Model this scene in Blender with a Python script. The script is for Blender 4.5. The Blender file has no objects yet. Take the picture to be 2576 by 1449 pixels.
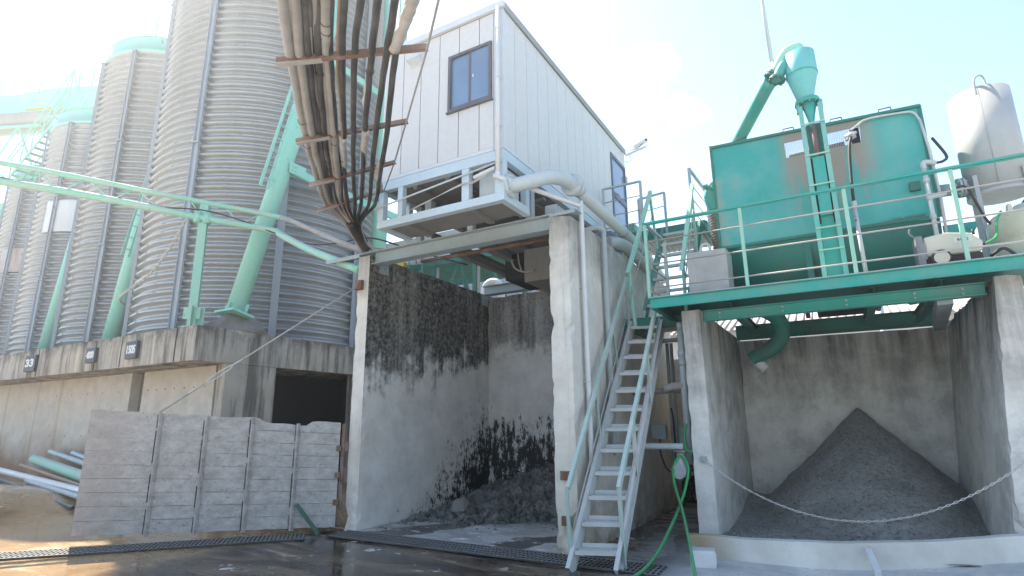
import bpy, bmesh, math, random
from mathutils import Vector, Matrix, noise
R_ = math.radians
random.seed(7)
scene = bpy.context.scene
COL = scene.collection

# ------------------------------------------------------------------ camera
cam_d = bpy.data.cameras.new('camera'); cam = bpy.data.objects.new('camera', cam_d); COL.objects.link(cam)
scene.camera = cam
cam_d.sensor_width = 36.0
cam_d.lens = 36.0 * 1406.56 / 2576.0
cam_d.clip_start = 0.05; cam_d.clip_end = 3000
cam.location = (0, 0, 1.6)
cam.rotation_euler = (Matrix.Rotation(R_(29.862), 3, 'Z') @ Matrix.Rotation(R_(90 + 13.472), 3, 'X') @ Matrix.Rotation(R_(-0.59), 3, 'Z')).to_euler()

# ------------------------------------------------------------------ sky and sun
SUN_DIR = Vector((-0.918, 0.397, 0.0)).normalized()      # horizontal direction towards the sun
SUN_EL = R_(54)
w = bpy.data.worlds.new('World'); scene.world = w; w.use_nodes = True
nt = w.node_tree; nt.nodes.clear()
def wn(t, **k):
    n = nt.nodes.new(t)
    for a, b in k.items(): setattr(n, a, b)
    return n
out = wn('ShaderNodeOutputWorld'); bg = wn('ShaderNodeBackground'); sky = wn('ShaderNodeTexSky', sky_type='NISHITA')
sky.sun_disc = False; sky.sun_elevation = SUN_EL
sky.sun_rotation = math.atan2(SUN_DIR.x, SUN_DIR.y)
sky.air_density = 1.2; sky.dust_density = .35; sky.ozone_density = 2.6
bg.inputs[1].default_value = 0.108
# small cumulus puffs high on the right, given by direction
tc = wn('ShaderNodeTexCoord'); nz = wn('ShaderNodeTexNoise'); nz.inputs['Scale'].default_value = 11.0; nz.inputs['Detail'].default_value = 9; nz.inputs['Roughness'].default_value = .62
nt.links.new(tc.outputs['Generated'], nz.inputs['Vector'])
def puff(d, size):
    d = Vector(d).normalized()
    n = wn('ShaderNodeVectorMath', operation='DISTANCE'); n.inputs[1].default_value = d
    nt.links.new(tc.outputs['Generated'], n.inputs[0])
    m = wn('ShaderNodeMapRange'); m.inputs[1].default_value = size; m.inputs[2].default_value = 0.0; m.inputs[3].default_value = 0; m.inputs[4].default_value = 1
    nt.links.new(n.outputs['Value'], m.inputs[0]); return m.outputs[0]
masks = [puff(d, s) for d, s in (((-.215, .818, .535), .12), ((-.165, .852, .497), .07), ((-.1050, .8900, .3900), .06), ((.33, .93, .20), .20), ((.20, .97, .17), .16), ((-.12, .97, .12), .2))]
acc = masks[0]
for m in masks[1:]:
    a = wn('ShaderNodeMath', operation='MAXIMUM'); nt.links.new(acc, a.inputs[0]); nt.links.new(m, a.inputs[1]); acc = a.outputs[0]
mul = wn('ShaderNodeMath', operation='MULTIPLY_ADD'); mul.inputs[1].default_value = .42; nt.links.new(acc, mul.inputs[0]); nt.links.new(nz.outputs[0], mul.inputs[2])
cr = wn('ShaderNodeMapRange'); cr.inputs[1].default_value = .66; cr.inputs[2].default_value = .92; cr.interpolation_type = 'SMOOTHSTEP'; nt.links.new(mul.outputs[0], cr.inputs[0])
gate_ = wn('ShaderNodeMath', operation='MULTIPLY'); nt.links.new(cr.outputs[0], gate_.inputs[0]); nt.links.new(acc, gate_.inputs[1])
mx = wn('ShaderNodeMix', data_type='RGBA'); nt.links.new(gate_.outputs[0], mx.inputs[0]); nt.links.new(sky.outputs[0], mx.inputs[6]); mx.inputs[7].default_value = (9, 9, 9.2, 1)
nt.links.new(mx.outputs[2], bg.inputs[0]); nt.links.new(bg.outputs[0], out.inputs[0])

sun_d = bpy.data.lights.new('sun', 'SUN'); sun_d.energy = 4.4; sun_d.angle = R_(0.55); sun_d.color = (1, .95, .86)
sun = bpy.data.objects.new('sun', sun_d); COL.objects.link(sun)
sv = Vector((SUN_DIR.x * math.cos(SUN_EL), SUN_DIR.y * math.cos(SUN_EL), math.sin(SUN_EL)))
sun.rotation_euler = sv.to_track_quat('Z', 'Y').to_euler(); sun.location = (-30, 6, 40)
scene.view_settings.view_transform = 'Standard'; scene.view_settings.look = 'None'
scene.view_settings.exposure = 1.78; scene.view_settings.gamma = 1.0
scene.view_settings.use_white_balance = True; scene.view_settings.white_balance_temperature = 6950; scene.view_settings.white_balance_tint = 10   # the camera's shade setting
scene.cycles.max_bounces = 6; scene.cycles.diffuse_bounces = 4; scene.cycles.glossy_bounces = 3; scene.cycles.transmission_bounces = 3
scene.cycles.use_adaptive_sampling = True
scene.cycles.use_denoising = True

# ------------------------------------------------------------------ materials
class NB:
    def __init__(s, name):
        s.m = bpy.data.materials.new(name); s.m.use_nodes = True; s.t = s.m.node_tree; s.b = s.t.nodes['Principled BSDF']
        g = s.t.nodes.new('ShaderNodeNewGeometry'); s.pos = g.outputs['Position']; s.nrm = g.outputs['Normal']
        sp = s.t.nodes.new('ShaderNodeSeparateXYZ'); s.t.links.new(s.pos, sp.inputs[0]); s.x, s.y, s.z = sp.outputs
    def l(s, a, b): s.t.links.new(a, b)
    def vec(s, scale):
        n = s.t.nodes.new('ShaderNodeVectorMath'); n.operation = 'MULTIPLY'; s.l(s.pos, n.inputs[0]); n.inputs[1].default_value = scale; return n.outputs[0]
    def noise(s, scale=1.0, detail=6, rough=.6, stretch=(1, 1, 1), dist=0):
        n = s.t.nodes.new('ShaderNodeTexNoise'); n.inputs['Scale'].default_value = scale; n.inputs['Detail'].default_value = detail; n.inputs['Roughness'].default_value = rough; n.inputs['Distortion'].default_value = dist
        s.l(s.vec(stretch), n.inputs['Vector']); return n.outputs[0]
    def voro(s, scale, stretch=(1, 1, 1), feature='F1'):
        n = s.t.nodes.new('ShaderNodeTexVoronoi'); n.feature = feature; n.inputs['Scale'].default_value = scale; s.l(s.vec(stretch), n.inputs['Vector']); return n.outputs['Distance']
    def mr(s, v, a, b, c=0, d=1, smooth=False):
        n = s.t.nodes.new('ShaderNodeMapRange'); n.interpolation_type = 'SMOOTHSTEP' if smooth else 'LINEAR'
        s.l(v, n.inputs[0])
        for i, q in enumerate((a, b, c, d)): n.inputs[i + 1].default_value = q
        return n.outputs[0]
    def op(s, o, a, b=0.0, c=None):
        n = s.t.nodes.new('ShaderNodeMath'); n.operation = o
        for i, q in enumerate((a, b) if c is None else (a, b, c)):
            if isinstance(q, (int, float)): n.inputs[i].default_value = q
            else: s.l(q, n.inputs[i])
        return n.outputs[0]
    def mix(s, f, a, b):
        n = s.t.nodes.new('ShaderNodeMix'); n.data_type = 'RGBA'
        if isinstance(f, (int, float)): n.inputs[0].default_value = f
        else: s.l(f, n.inputs[0])
        for i, q in ((6, a), (7, b)):
            if isinstance(q, (tuple, list)): n.inputs[i].default_value = (q[0], q[1], q[2], 1)
            else: s.l(q, n.inputs[i])
        return n.outputs[2]
    def fin(s, col, rough=.8, bump=None, bs=.3, bd=.02, metal=0.0, spec=.5):
        if isinstance(col, (tuple, list)): s.b.inputs['Base Color'].default_value = (*col[:3], 1)
        else: s.l(col, s.b.inputs['Base Color'])
        for k, v in (('Roughness', rough), ('Metallic', metal), ('Specular IOR Level', spec)):
            if isinstance(v, (int, float)): s.b.inputs[k].default_value = v
            else: s.l(v, s.b.inputs[k])
        if bump is not None:
            n = s.t.nodes.new('ShaderNodeBump'); n.inputs['Strength'].default_value = bs; n.inputs['Distance'].default_value = bd
            s.l(bump, n.inputs['Height']); s.l(n.outputs[0], s.b.inputs['Normal'])
        return s.m

def paint(name, col, dirt=(.30, .28, .25), amount=.5, rough=.5, scale=1.6, rust=0.0, streak=True):
    n = NB(name)
    big = n.noise(scale, 7, .65, (1, 1, .35) if streak else (1, 1, 1)); fine = n.noise(scale * 14, 4, .6)
    f = n.op('MULTIPLY', n.mr(big, .42, .72), amount)
    c = n.mix(n.mr(fine, .3, .7, 0, .25), col, tuple(q * .72 for q in col))
    c = n.mix(f, c, dirt)
    if rust:
        r = n.noise(scale * 3.1, 8, .7, (1, 1, .6)); c = n.mix(n.mr(r, .68 - rust * .12, .72 - rust * .08), c, (.11, .05, .025))
    up = n.t.nodes.new('ShaderNodeSeparateXYZ'); n.l(n.nrm, up.inputs[0])
    c = n.mix(n.op('MULTIPLY', n.mr(up.outputs[2], .55, .95), .55 * min(1, amount * 1.6)), c, (.42, .41, .39))   # dust lying on top faces
    return n.fin(c, n.mr(big, .3, .7, rough, min(1, rough + .25)), fine, .08, .004)

def concrete(name, base=(.42, .41, .39), dark=(.12, .115, .105), kind='plain', seed=0.0):
    n = NB(name)
    big = n.noise(.55, 8, .62); mid = n.noise(2.6, 8, .68); fine = n.noise(26, 5, .7); streak = n.noise(1.0, 7, .7, (3.4, 3.4, .28)); streak2 = n.noise(1.0, 5, .6, (11, 11, .5))
    c = n.mix(n.mr(mid, .35, .7), base, tuple(q * .74 for q in base))
    c = n.mix(n.mr(big, .45, .7, 0, .5), c, (base[0] * .95, base[1] * .86, base[2] * .74))
    if kind == 'bay_inside':       # black algae above a wandering line, splashes of slurry low down at the rear
        edge = n.op('ADD', n.z, n.op('MULTIPLY_ADD', mid, 1.5, -.75)); edge = n.op('ADD', edge, n.op('MULTIPLY_ADD', big, 3.2, -1.6)); edge = n.op('ADD', edge, n.op('MULTIPLY_ADD', n.y, -.16, 1.35))
        edge = n.op('ADD', edge, n.op('MULTIPLY_ADD', streak2, .9, -.45))
        top = n.mr(edge, 2.25, 2.75, 0, 1, True)
        spots = n.noise(15, 6, .8)
        mottle = n.mr(spots, .44, .66, 1.0, .6)
        lanes = n.mr(streak, .30, .50, .72, 1)
        c = n.mix(n.op('MULTIPLY', n.op('MULTIPLY', top, mottle), lanes), c, (.050, .046, .039))
        pale = n.mr(n.noise(3.3, 7, .75), .66, .72, 0, .3)
        c = n.mix(n.op('MULTIPLY', pale, top), c, (.33, .33, .32))
        low = n.op('ADD', n.op('MULTIPLY_ADD', n.y, .62, -5.0), n.op('MULTIPLY', n.z, -.75))
        low = n.op('ADD', low, n.op('MULTIPLY_ADD', mid, 1.8, -.9))
        spl = n.noise(13, 9, .82, (1, 1, .6)); sm = n.mr(n.op('ADD', spl, n.mr(low, -1.1, 1.2, -.16, .26)), .58, .64)
        zl = n.mr(n.z, 2.3, 1.9)
        c = n.mix(n.op('MULTIPLY', sm, zl), c, (.035, .034, .030))
    elif kind == 'bay_back':
        edge = n.op('ADD', n.z, n.op('MULTIPLY_ADD', mid, 1.2, -.6))
        top = n.mr(edge, 2.9, 3.3, 0, 1, True)
        c = n.mix(n.op('MULTIPLY', top, n.mr(n.op('ADD', n.op('MULTIPLY', streak, .6), n.op('MULTIPLY', n.noise(15, 6, .8), .4)), .36, .58, 1, .35)), c, (.050, .047, .040))
        spl = n.noise(8, 8, .78, (1, 1, .4)); sm = n.mr(n.op('ADD', spl, n.mr(n.z, 2.6, 1.2, -.22, .14)), .57, .62)
        c = n.mix(sm, c, (.035, .034, .03))
    elif kind == 'pillar':
        top = n.mr(n.op('ADD', n.z, n.op('MULTIPLY', mid, 1.1)), 4.0, 5.2)
        c = n.mix(n.op('MULTIPLY', top, n.mr(streak, .3, .6, .3, .9)), c, (.10, .097, .09))
        c = n.mix(n.op('MULTIPLY', n.mr(n.z, .8, 0), n.mr(mid, .35, .7)), c, (.23, .17, .11))
        c = n.mix(n.op('MULTIPLY', n.mr(streak2, .58, .72), .4), c, (.36, .29, .19))
    elif kind == 'right_bay':
        top = n.op('MULTIPLY', n.mr(n.op('ADD', n.z, n.op('MULTIPLY_ADD', mid, 1.6, -.8)), 1.6, 2.9), n.mr(streak, .36, .62, .15, .9))
        c = n.mix(top, c, (.10, .095, .088))
        c = n.mix(n.op('MULTIPLY', n.mr(n.noise(1.5, 8, .72), .50, .60), .4), c, (.26, .253, .24))
        c = n.mix(n.op('MULTIPLY', n.mr(streak2, .6, .7), .35), c, (.5, .49, .46))
    elif kind == 'plinth':
        c = n.mix(n.mr(streak, .46, .58, 0, .82), c, (.10, .088, .076))
        c = n.mix(n.mr(n.noise(1, 5, .6, (2.1, 2.1, .1)), .56, .66, 0, .6), c, (.64, .57, .46))
        c = n.mix(n.op('MULTIPLY', n.mr(n.z, 3.35, 3.7), n.mr(mid, .4, .62)), c, (.05, .046, .04))
    elif kind == 'plinth_low':
        line = n.mr(n.noise(1, 2, .4, (2.2, 2.2, .05)), .62, .66, 0, .3); c = n.mix(line, c, (.30, .22, .14))
        splash = n.op('ADD', n.op('MULTIPLY', n.z, -.55), n.op('MULTIPLY_ADD', n.noise(.45, 6, .6), 1.7, -.05))
        splash = n.op('SUBTRACT', splash, n.mr(n.x, -15.5, -12.5, 0, 1.2))
        c = n.mix(n.mr(splash, .05, .55, 0, .85), c, (.22, .105, .045))
    pits = n.mr(n.voro(34), 0, .16); pm = n.mr(n.noise(1.3, 4, .6), .5, .6)
    c = n.mix(n.op('MULTIPLY', n.op('SUBTRACT', 1.0, pits), n.op('MULTIPLY', pm, .5)), c, dark)
    h = n.op('ADD', n.op('MULTIPLY', mid, .6), n.op('MULTIPLY', fine, .4))
    return n.fin(c, .9, h, .5, .02, spec=.25)

M = {}
M['teal'] = paint('teal_paint', (.015, .37, .31), (.33, .32, .29), .42, .42, 1.3, .1)
M['teal_tank'] = None
M['teal_dark'] = paint('dark_teal_paint', (.010, .20, .155), (.13, .12, .10), .5, .5, 1.6, .15)
M['mint'] = paint('mint_paint', (.30, .66, .53), (.50, .50, .43), .35, .5, .9, .22)
M['mint_worn'] = paint('worn_mint_paint', (.28, .60, .46), (.50, .49, .43), .75, .6, 2.2, .4)
M['stair'] = paint('dusty_galvanised_stair', (.52, .535, .52), (.60, .59, .56), .9, .7, 2.6, .18)
M['rail_green'] = paint('worn_green_rail', (.40, .54, .48), (.60, .61, .58), 1.0, .6, 3.4, .25)
M['paleblue'] = paint('pale_blue_grey_paint', (.50, .61, .66), (.45, .45, .43), .3, .4, 1.2)
M['grey_paint'] = paint('grey_paint', (.40, .45, .46), (.33, .32, .30), .45, .5, 1.4)
M['beam_grey'] = paint('grey_green_steel', (.34, .41, .42), (.26, .26, .25), .4, .5, 1.1)
M['under_grey'] = paint('underside_brown_grey', (.22, .215, .20), (.15, .13, .11), .6, .7, 1.6)
M['pipe_grey'] = paint('pipe_grey', (.50, .56, .57), (.42, .42, .40), .45, .45, 1.1)
M['white_pvc'] = paint('white_plastic_pipe', (.66, .67, .67), (.45, .44, .41), .4, .4, 1.5)
M['shed_wall'] = paint('cream_panel', (.62, .61, .595), (.55, .54, .52), .3, .45, .8)
M['shed_trim'] = paint('pale_trim', (.60, .63, .65), (.5, .49, .47), .25, .4, .9)
M['roof_dark'] = paint('roof_edge_grey', (.30, .30, .30), (.25, .24, .23), .4, .5)
M['win_frame'] = paint('brown_aluminium', (.115, .105, .12), (.14, .13, .13), .2, .4)
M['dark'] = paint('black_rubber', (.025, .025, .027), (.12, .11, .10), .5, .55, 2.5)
M['dark_inside'] = paint('dark_interior', (.02, .021, .02), (.03, .03, .028), .5, .9)
M['rust'] = paint('rusty_steel', (.17, .09, .06), (.36, .30, .25), .75, .85, 3.2, .5)
M['white_paint'] = paint('white_paint', (.72, .72, .71), (.5, .49, .46), .3, .5)
M['cream_plastic'] = paint('cream_plastic', (.62, .60, .50), (.45, .40, .28), .45, .45, 2.4)
M['hose_green'] = paint('green_hose', (.015, .33, .10), (.10, .22, .12), .3, .4, 4, streak=False)
M['tank_grey'] = paint('tank_grey', (.44, .45, .46), (.46, .42, .30), .5, .4, .7)
M['cable_grey'] = paint('dusty_conduit', (.36, .335, .31), (.22, .20, .185), .7, .75, 2.8, .12)
M['cable_dark'] = paint('dusty_black_cable', (.035, .033, .034), (.17, .16, .15), .6, .6, 2.6)
M['cable_orange'] = paint('orange_cable', (.34, .20, .12), (.36, .28, .2), .7, .6, 3)
M['cable_white'] = paint('taped_white_cable', (.52, .49, .46), (.30, .26, .22), .8, .7, 5)
M['wire'] = paint('galvanised_wire', (.40, .38, .36), (.35, .32, .28), .4, .5, 4)
M['chain'] = paint('dull_white_chain', (.56, .55, .52), (.4, .38, .34), .5, .6, 6)
M['yellow'] = paint('yellow_paint', (.62, .42, .03), (.3, .25, .1), .3, .5)
M['plate_dark'] = paint('dark_sign_plate', (.055, .065, .085), (.2, .19, .18), .3, .5, 3)
M['con_pillar'] = concrete('pillar_concrete', (.72, .69, .63), kind='pillar')
M['con_in'] = concrete('bay_inside_concrete', (.76, .74, .705), kind='bay_inside')
M['con_back'] = concrete('bay_back_concrete', (.62, .60, .57), kind='bay_back')
M['con_right'] = concrete('right_bay_concrete', (.74, .72, .68), kind='right_bay')
M['con_plinth'] = concrete('plinth_concrete', (.47, .43, .37), kind='plinth')
M['con_low'] = concrete('plinth_wall_concrete', (.62, .58, .52), kind='plinth_low')
M['con_block'] = concrete('block_concrete', (.47, .47, .46))
M['con_kerb'] = concrete('kerb_concrete', (.62, .59, .52))

def glass(name, col, rough=.05):
    n = NB(name); v = n.noise(1.3, 3, .5); return n.fin(n.mix(n.mr(v, .3, .7), col, tuple(q * .8 for q in col)), rough, spec=.8)
M['window_glass'] = glass('window_glass', (.16, .25, .38), .08)
M['door_glass'] = glass('door_glass', (.20, .27, .37), .1)

# galvanised silo sheet
n = NB('galvanised_corrugated_sheet')
pa = n.noise(.45, 5, .6, (1, 1, .25)); fi = n.noise(9, 6, .7, (1, 1, .5)); st = n.noise(1, 6, .7, (4, 4, .2))
c = n.mix(n.mr(pa, .35, .68), (.40, .41, .415), (.29, .30, .305)); c = n.mix(n.mr(fi, .45, .75, 0, .4), c, (.43, .43, .42)); c = n.mix(n.mr(st, .60, .74, 0, .4), c, (.34, .31, .28))
M['galv'] = n.fin(c, n.mr(fi, .3, .7, .30, .46), fi, .05, .004, metal=.45)
M['galv_post'] = paint('galvanised_post', (.44, .48, .52), (.42, .41, .39), .5, .5, 1.4, .08)
# teal tank with mud runs below its opening
n = NB('teal_tank_paint')
st = n.noise(1, 7, .7, (5, 5, .35)); big = n.noise(1.2, 6, .6); fine = n.noise(18, 4, .6)
c = n.mix(n.mr(fine, .3, .7, 0, .3), (.018, .36, .315), (.013, .27, .23))
c = n.mix(n.mr(big, .42, .66, 0, .75), c, (.13, .41, .37))
inx = n.op('MULTIPLY', n.mr(n.x, -.42, -.18, 0, 1, True), n.mr(n.x, 1.02, .62, 0, 1, True))
runs = n.op('MULTIPLY', inx, n.mr(n.op('ADD', st, n.mr(n.z, 4.3, 5.5, -.13, .19)), .44, .58))
c = n.mix(n.op('MULTIPLY', runs, n.mr(n.z, 4.2, 4.5)), c, (.30, .265, .215))
c = n.mix(n.op('MULTIPLY', n.mr(st, .60, .70), .45), c, (.25, .30, .24))
rl = n.op('MULTIPLY', n.mr(n.noise(4, 8, .7), .47, .5), n.op('MULTIPLY', n.mr(n.z, 4.02, 4.16), n.mr(n.x, .75, 1.0)))
c = n.mix(n.op('MULTIPLY', rl, n.mr(n.z, 4.26, 4.2)), c, (.085, .055, .035))
c = n.mix(n.op('MULTIPLY', n.mr(n.noise(1.2, 6, .6), .55, .65), n.mr(n.x, -.9, -1.25, 0, .7)), c, (.34, .33, .24))
M['teal_tank'] = n.fin(c, .42, fine, .06, .004)
# gate timber caked with cement
n = NB('cement_caked_planks')
a = n.noise(5, 8, .72, (1, 1, 1.6)); b = n.noise(30, 6, .75); bl = n.voro(9)
c = n.mix(n.mr(a, .38, .62), (.68, .645, .61), (.48, .455, .43)); c = n.mix(n.mr(n.noise(13, 8, .78, (1, 1, 1.7)), .57, .66, 0, .75), c, (.15, .145, .14)); c = n.mix(n.mr(b, .60, .70, 0, .6), c, (.13, .125, .12))
c = n.mix(n.mr(n.x, -8.95, -9.12, 0, .45), c, (.44, .38, .35))
M['gate'] = n.fin(c, .95, n.op('ADD', n.op('MULTIPLY', n.noise(13, 8, .78, (1, 1, 1.7)), .8), n.op('MULTIPLY', b, .35)), 1.0, .05, spec=.2)
# sand, rubble
n = NB('damp_sand')
b = n.noise(60, 6, .8); a = n.noise(1.6, 5, .6); sp = n.voro(55)
c = n.mix(n.mr(a, .38, .66), (.56, .535, .50), (.70, .67, .63)); g2 = n.noise(17, 7, .78); c = n.mix(n.mr(g2, .49, .40), c, (.36, .345, .32)); c = n.mix(n.mr(b, .56, .66), c, (.70, .68, .65)); c = n.mix(n.mr(b, .44, .36), c, (.22, .212, .2))
c = n.mix(n.op('MULTIPLY', n.mr(n.x, 0.9, 1.3), n.mr(n.noise(1.1, 4, .6), .45, .6, 0, .35)), c, (.10, .11, .06))
M['sand'] = n.fin(c, .95, n.op('ADD', n.op('MULTIPLY', b, .6), n.op('MULTIPLY', n.noise(14, 6, .7), 1.2)), 1.0, .09, spec=.2)
n = NB('broken_filter_cake'); a = n.noise(3, 5, .6); b = n.noise(24, 5, .7)
M['rubble'] = n.fin(n.mix(n.mr(a, .4, .65), (.10, .097, .09), (.21, .203, .19)), .95, b, .6, .02, spec=.2)
# ground
n = NB('wet_yard_concrete')
big = n.noise(.35, 7, .6); mid = n.noise(1.7, 8, .66); fine = n.noise(22, 5, .7)
sw = n.noise(1, 7, .62, (.55, 2.6, 1), 1.2)
tan = n.mix(n.mr(mid, .35, .65), (.33, .215, .115), (.24, .145, .065)); tan = n.mix(n.mr(n.noise(6, 7, .75), .60, .68), tan, (.42, .36, .28))
drk = n.mix(n.mr(sw, .45, .66), (.030, .025, .021), (.20, .14, .09)); drk = n.mix(n.mr(sw, .60, .70), drk, (.46, .36, .27)); drk = n.mix(n.mr(n.noise(1.9, 7, .7), .60, .64, 0, .85), drk, (.70, .68, .66)); drk = n.mix(n.mr(n.noise(30, 5, .8), .60, .70, 0, .5), drk, (.30, .26, .22))
gry = n.mix(n.mr(mid, .35, .65), (.42, .42, .41), (.28, .28, .275))
edge = n.op('ADD', n.x, n.op('MULTIPLY_ADD', mid, 1.4, -.7))
f1 = n.mr(edge, -7.9, -6.9, 0, 1, True)
f2 = n.mr(n.op('ADD', edge, n.op('MULTIPLY', n.y, .12)), -1.9, -1.2, 0, 1, True)
c = n.mix(f2, n.mix(f1, tan, drk), gry)
c = n.mix(n.mr(n.op('ADD', n.y, n.op('MULTIPLY_ADD', mid, 1.5, -.75)), 2.2, .6), c, n.mix(n.mr(mid, .35, .65), (.56, .53, .48), (.44, .41, .37)))   # yard at and behind the viewer, paled to bounce sunlight into the bays
wet = n.mr(n.op('ADD', big, n.op('MULTIPLY_ADD', sw, .5, -.25)), .46, .62)
rough = n.mr(n.op('MULTIPLY', wet, 1.0), 0, 1, .05, .38)
rough = n.op('ADD', rough, n.op('MULTIPLY', f2, .18))
M['ground'] = n.fin(c, rough, n.op('ADD', n.op('MULTIPLY', mid, .5), n.op('MULTIPLY', fine, .25)), .05, .02, spec=.5)
n = NB('bay_floor_concrete')
sw = n.noise(1, 7, .65, (.7, 2.3, 1), 1.0); mid = n.noise(3, 8, .7); rot = n.op('ADD', n.op('MULTIPLY', n.x, .85), n.op('MULTIPLY', n.y, -.55))
band = n.op('SINE', n.op('ADD', n.op('MULTIPLY', rot, 3.6), n.op('MULTIPLY', n.noise(1.2, 5, .6), 5)))
c = n.mix(n.mr(sw, .38, .62), (.30, .295, .28), (.52, .51, .49)); c = n.mix(n.mr(band, .1, .6, 0, .88), c, (.06, .058, .055)); c = n.mix(n.mr(n.noise(2.2, 8, .72, (1, 2, 1)), .56, .62), c, (.78, .77, .75)); c = n.mix(n.mr(n.noise(20, 7, .8), .56, .64, 0, .7), c, (.09, .088, .08))
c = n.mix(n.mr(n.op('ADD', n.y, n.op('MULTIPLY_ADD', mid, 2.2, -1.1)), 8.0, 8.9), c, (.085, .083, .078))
M['bay_floor'] = n.fin(c, n.mr(band, -.4, .6, .55, .16), n.op('ADD', mid, n.noise(9, 6, .75)), .6, .04)
n = NB('pale_apron'); mid = n.noise(1.6, 8, .65); b = n.noise(20, 5, .7)
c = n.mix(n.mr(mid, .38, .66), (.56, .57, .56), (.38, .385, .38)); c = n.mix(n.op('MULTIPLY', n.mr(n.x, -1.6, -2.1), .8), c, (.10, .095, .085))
M['apron'] = n.fin(c, n.mr(mid, .35, .6, .18, .6), b, .15, .01)
M['far_blue'] = paint('blue_white_cladding', (.55, .60, .70), (.4, .4, .42), .3, .5)
M['roof_tile'] = paint('weathered_roof_tiles', (.36, .29, .26), (.5, .46, .42), .7, .8, 2)
M['steel_grate'] = paint('dark_grate_steel', (.045, .043, .040), (.16, .155, .15), .5, .6, 3)

# ------------------------------------------------------------------ mesh builder
V3 = Vector
class MB:
    def __init__(s): s.v = []; s.f = []; s.sm = []
    def add(s, vs, fs, smooth=False):
        o = len(s.v); s.v += [tuple(q) for q in vs]; s.f += [tuple(i + o for i in f) for f in fs]; s.sm += [smooth] * len(fs); return s
    def hexa(s, p):   # 8 points: bottom ring 0-3, top ring 4-7
        return s.add(p, [(3, 2, 1, 0), (4, 5, 6, 7), (0, 1, 5, 4), (1, 2, 6, 5), (2, 3, 7, 6), (3, 0, 4, 7)])
    def box(s, x0, y0, z0, x1, y1, z1):
        return s.hexa([(x0, y0, z0), (x1, y0, z0), (x1, y1, z0), (x0, y1, z0), (x0, y0, z1), (x1, y0, z1), (x1, y1, z1), (x0, y1, z1)])
    def bar(s, p, q, w, h, up=(0, 0, 1), ou=0, os=0):
        p = V3(p); q = V3(q); d = (q - p).normalized(); up = V3(up)
        side = d.cross(up)
        if side.length < 1e-4: side = d.cross(V3((0, 1, 0)))
        side.normalize(); u = side.cross(d).normalized()
        p = p + u * ou + side * os; q = q + u * ou + side * os
        a, b = side * w / 2, u * h / 2
        return s.hexa([p - a - b, p + a - b, q + a - b, q - a - b, p - a + b, p + a + b, q + a + b, q - a + b])
    def hbeam(s, p, q, w, h, up=(0, 0, 1), t=.012):
        s.bar(p, q, t, h - 2 * t - .002, up); s.bar(p, q, w, t, up, ou=h / 2 - t / 2); s.bar(p, q, w, t, up, ou=-h / 2 + t / 2); return s
    def channel(s, p, q, w, h, up=(0, 0, 1), t=.012, side=1):
        s.bar(p, q, t, h - 2 * t - .002, up, os=side * (w / 2 - t / 2)); s.bar(p, q, w, t, up, ou=h / 2 - t / 2); s.bar(p, q, w, t, up, ou=-h / 2 + t / 2); return s
    def tube(s, pts, r, n=10, caps=True, smooth=True):
        pts = [V3(p) for p in pts]; N = len(pts); rr = r if isinstance(r, (list, tuple)) else [r] * N
        t0 = (pts[1] - pts[0]).normalized(); ref = V3((0, 0, 1)) if abs(t0.z) < .9 else V3((1, 0, 0))
        a = t0.cross(ref).normalized(); vs = []
        for i, p in enumerate(pts):
            t = (pts[min(i + 1, N - 1)] - pts[max(i - 1, 0)]).normalized()
            a = (a - t * a.dot(t)).normalized(); b = t.cross(a)
            for k in range(n):
                an = 2 * math.pi * k / n; vs.append(p + (a * math.cos(an) + b * math.sin(an)) * rr[i])
        fs = []
        for i in range(N - 1):
            for k in range(n):
                k2 = (k + 1) % n; fs.append((i * n + k, i * n + k2, (i + 1) * n + k2, (i + 1) * n + k))
        s.add(vs, fs, smooth)
        if caps:
            o = len(s.v) - len(vs); s.f += [tuple(o + k for k in range(n))[::-1], tuple(o + (N - 1) * n + k for k in range(n))]; s.sm += [False, False]
        return s
    def lathe(s, prof, c, n=24, axis=(0, 0, 1), smooth=True, caps=True):
        ax = V3(axis).normalized(); c = V3(c); pts = [c + ax * z for r, z in prof]
        ref = V3((1, 0, 0)) if abs(ax.x) < .9 else V3((0, 1, 0)); a = ax.cross(ref).normalized(); b = ax.cross(a); vs = []
        for (r, z), p in zip(prof, pts):
            for k in range(n):
                an = 2 * math.pi * k / n; vs.append(p + (a * math.cos(an) + b * math.sin(an)) * max(r, 1e-4))
        fs = [(i * n + k, i * n + (k + 1) % n, (i + 1) * n + (k + 1) % n, (i + 1) * n + k) for i in range(len(prof) - 1) for k in range(n)]
        s.add(vs, fs, smooth)
        if caps:
            o = len(s.v) - len(vs); s.f += [tuple(o + k for k in range(n))[::-1], tuple(o + (len(prof) - 1) * n + k for k in range(n))]; s.sm += [False, False]
        return s
    def flange(s, c, axis, r, t=.03, bolts=8, br=.016):
        ax = V3(axis).normalized(); c = V3(c); s.lathe([(r, -t / 2), (r, t / 2)], c, 24, ax, smooth=False)
        ref = V3((1, 0, 0)) if abs(ax.x) < .9 else V3((0, 1, 0)); a = ax.cross(ref).normalized(); b = ax.cross(a)
        for k in range(bolts):
            an = 2 * math.pi * (k + .3) / bolts; p = c + (a * math.cos(an) + b * math.sin(an)) * r * .85; s.tube([p - ax * (t * .9 + .008), p + ax * (t * .9 + .008)], br, 6, smooth=False)
        return s
    def prism(s, poly, vec):
        vec = V3(vec); n = len(poly); vs = [V3(p) for p in poly] + [V3(p) + vec for p in poly]
        return s.add(vs, [tuple(range(n))[::-1], tuple(range(n, 2 * n))] + [(i, (i + 1) % n, n + (i + 1) % n, n + i) for i in range(n)])
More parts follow.
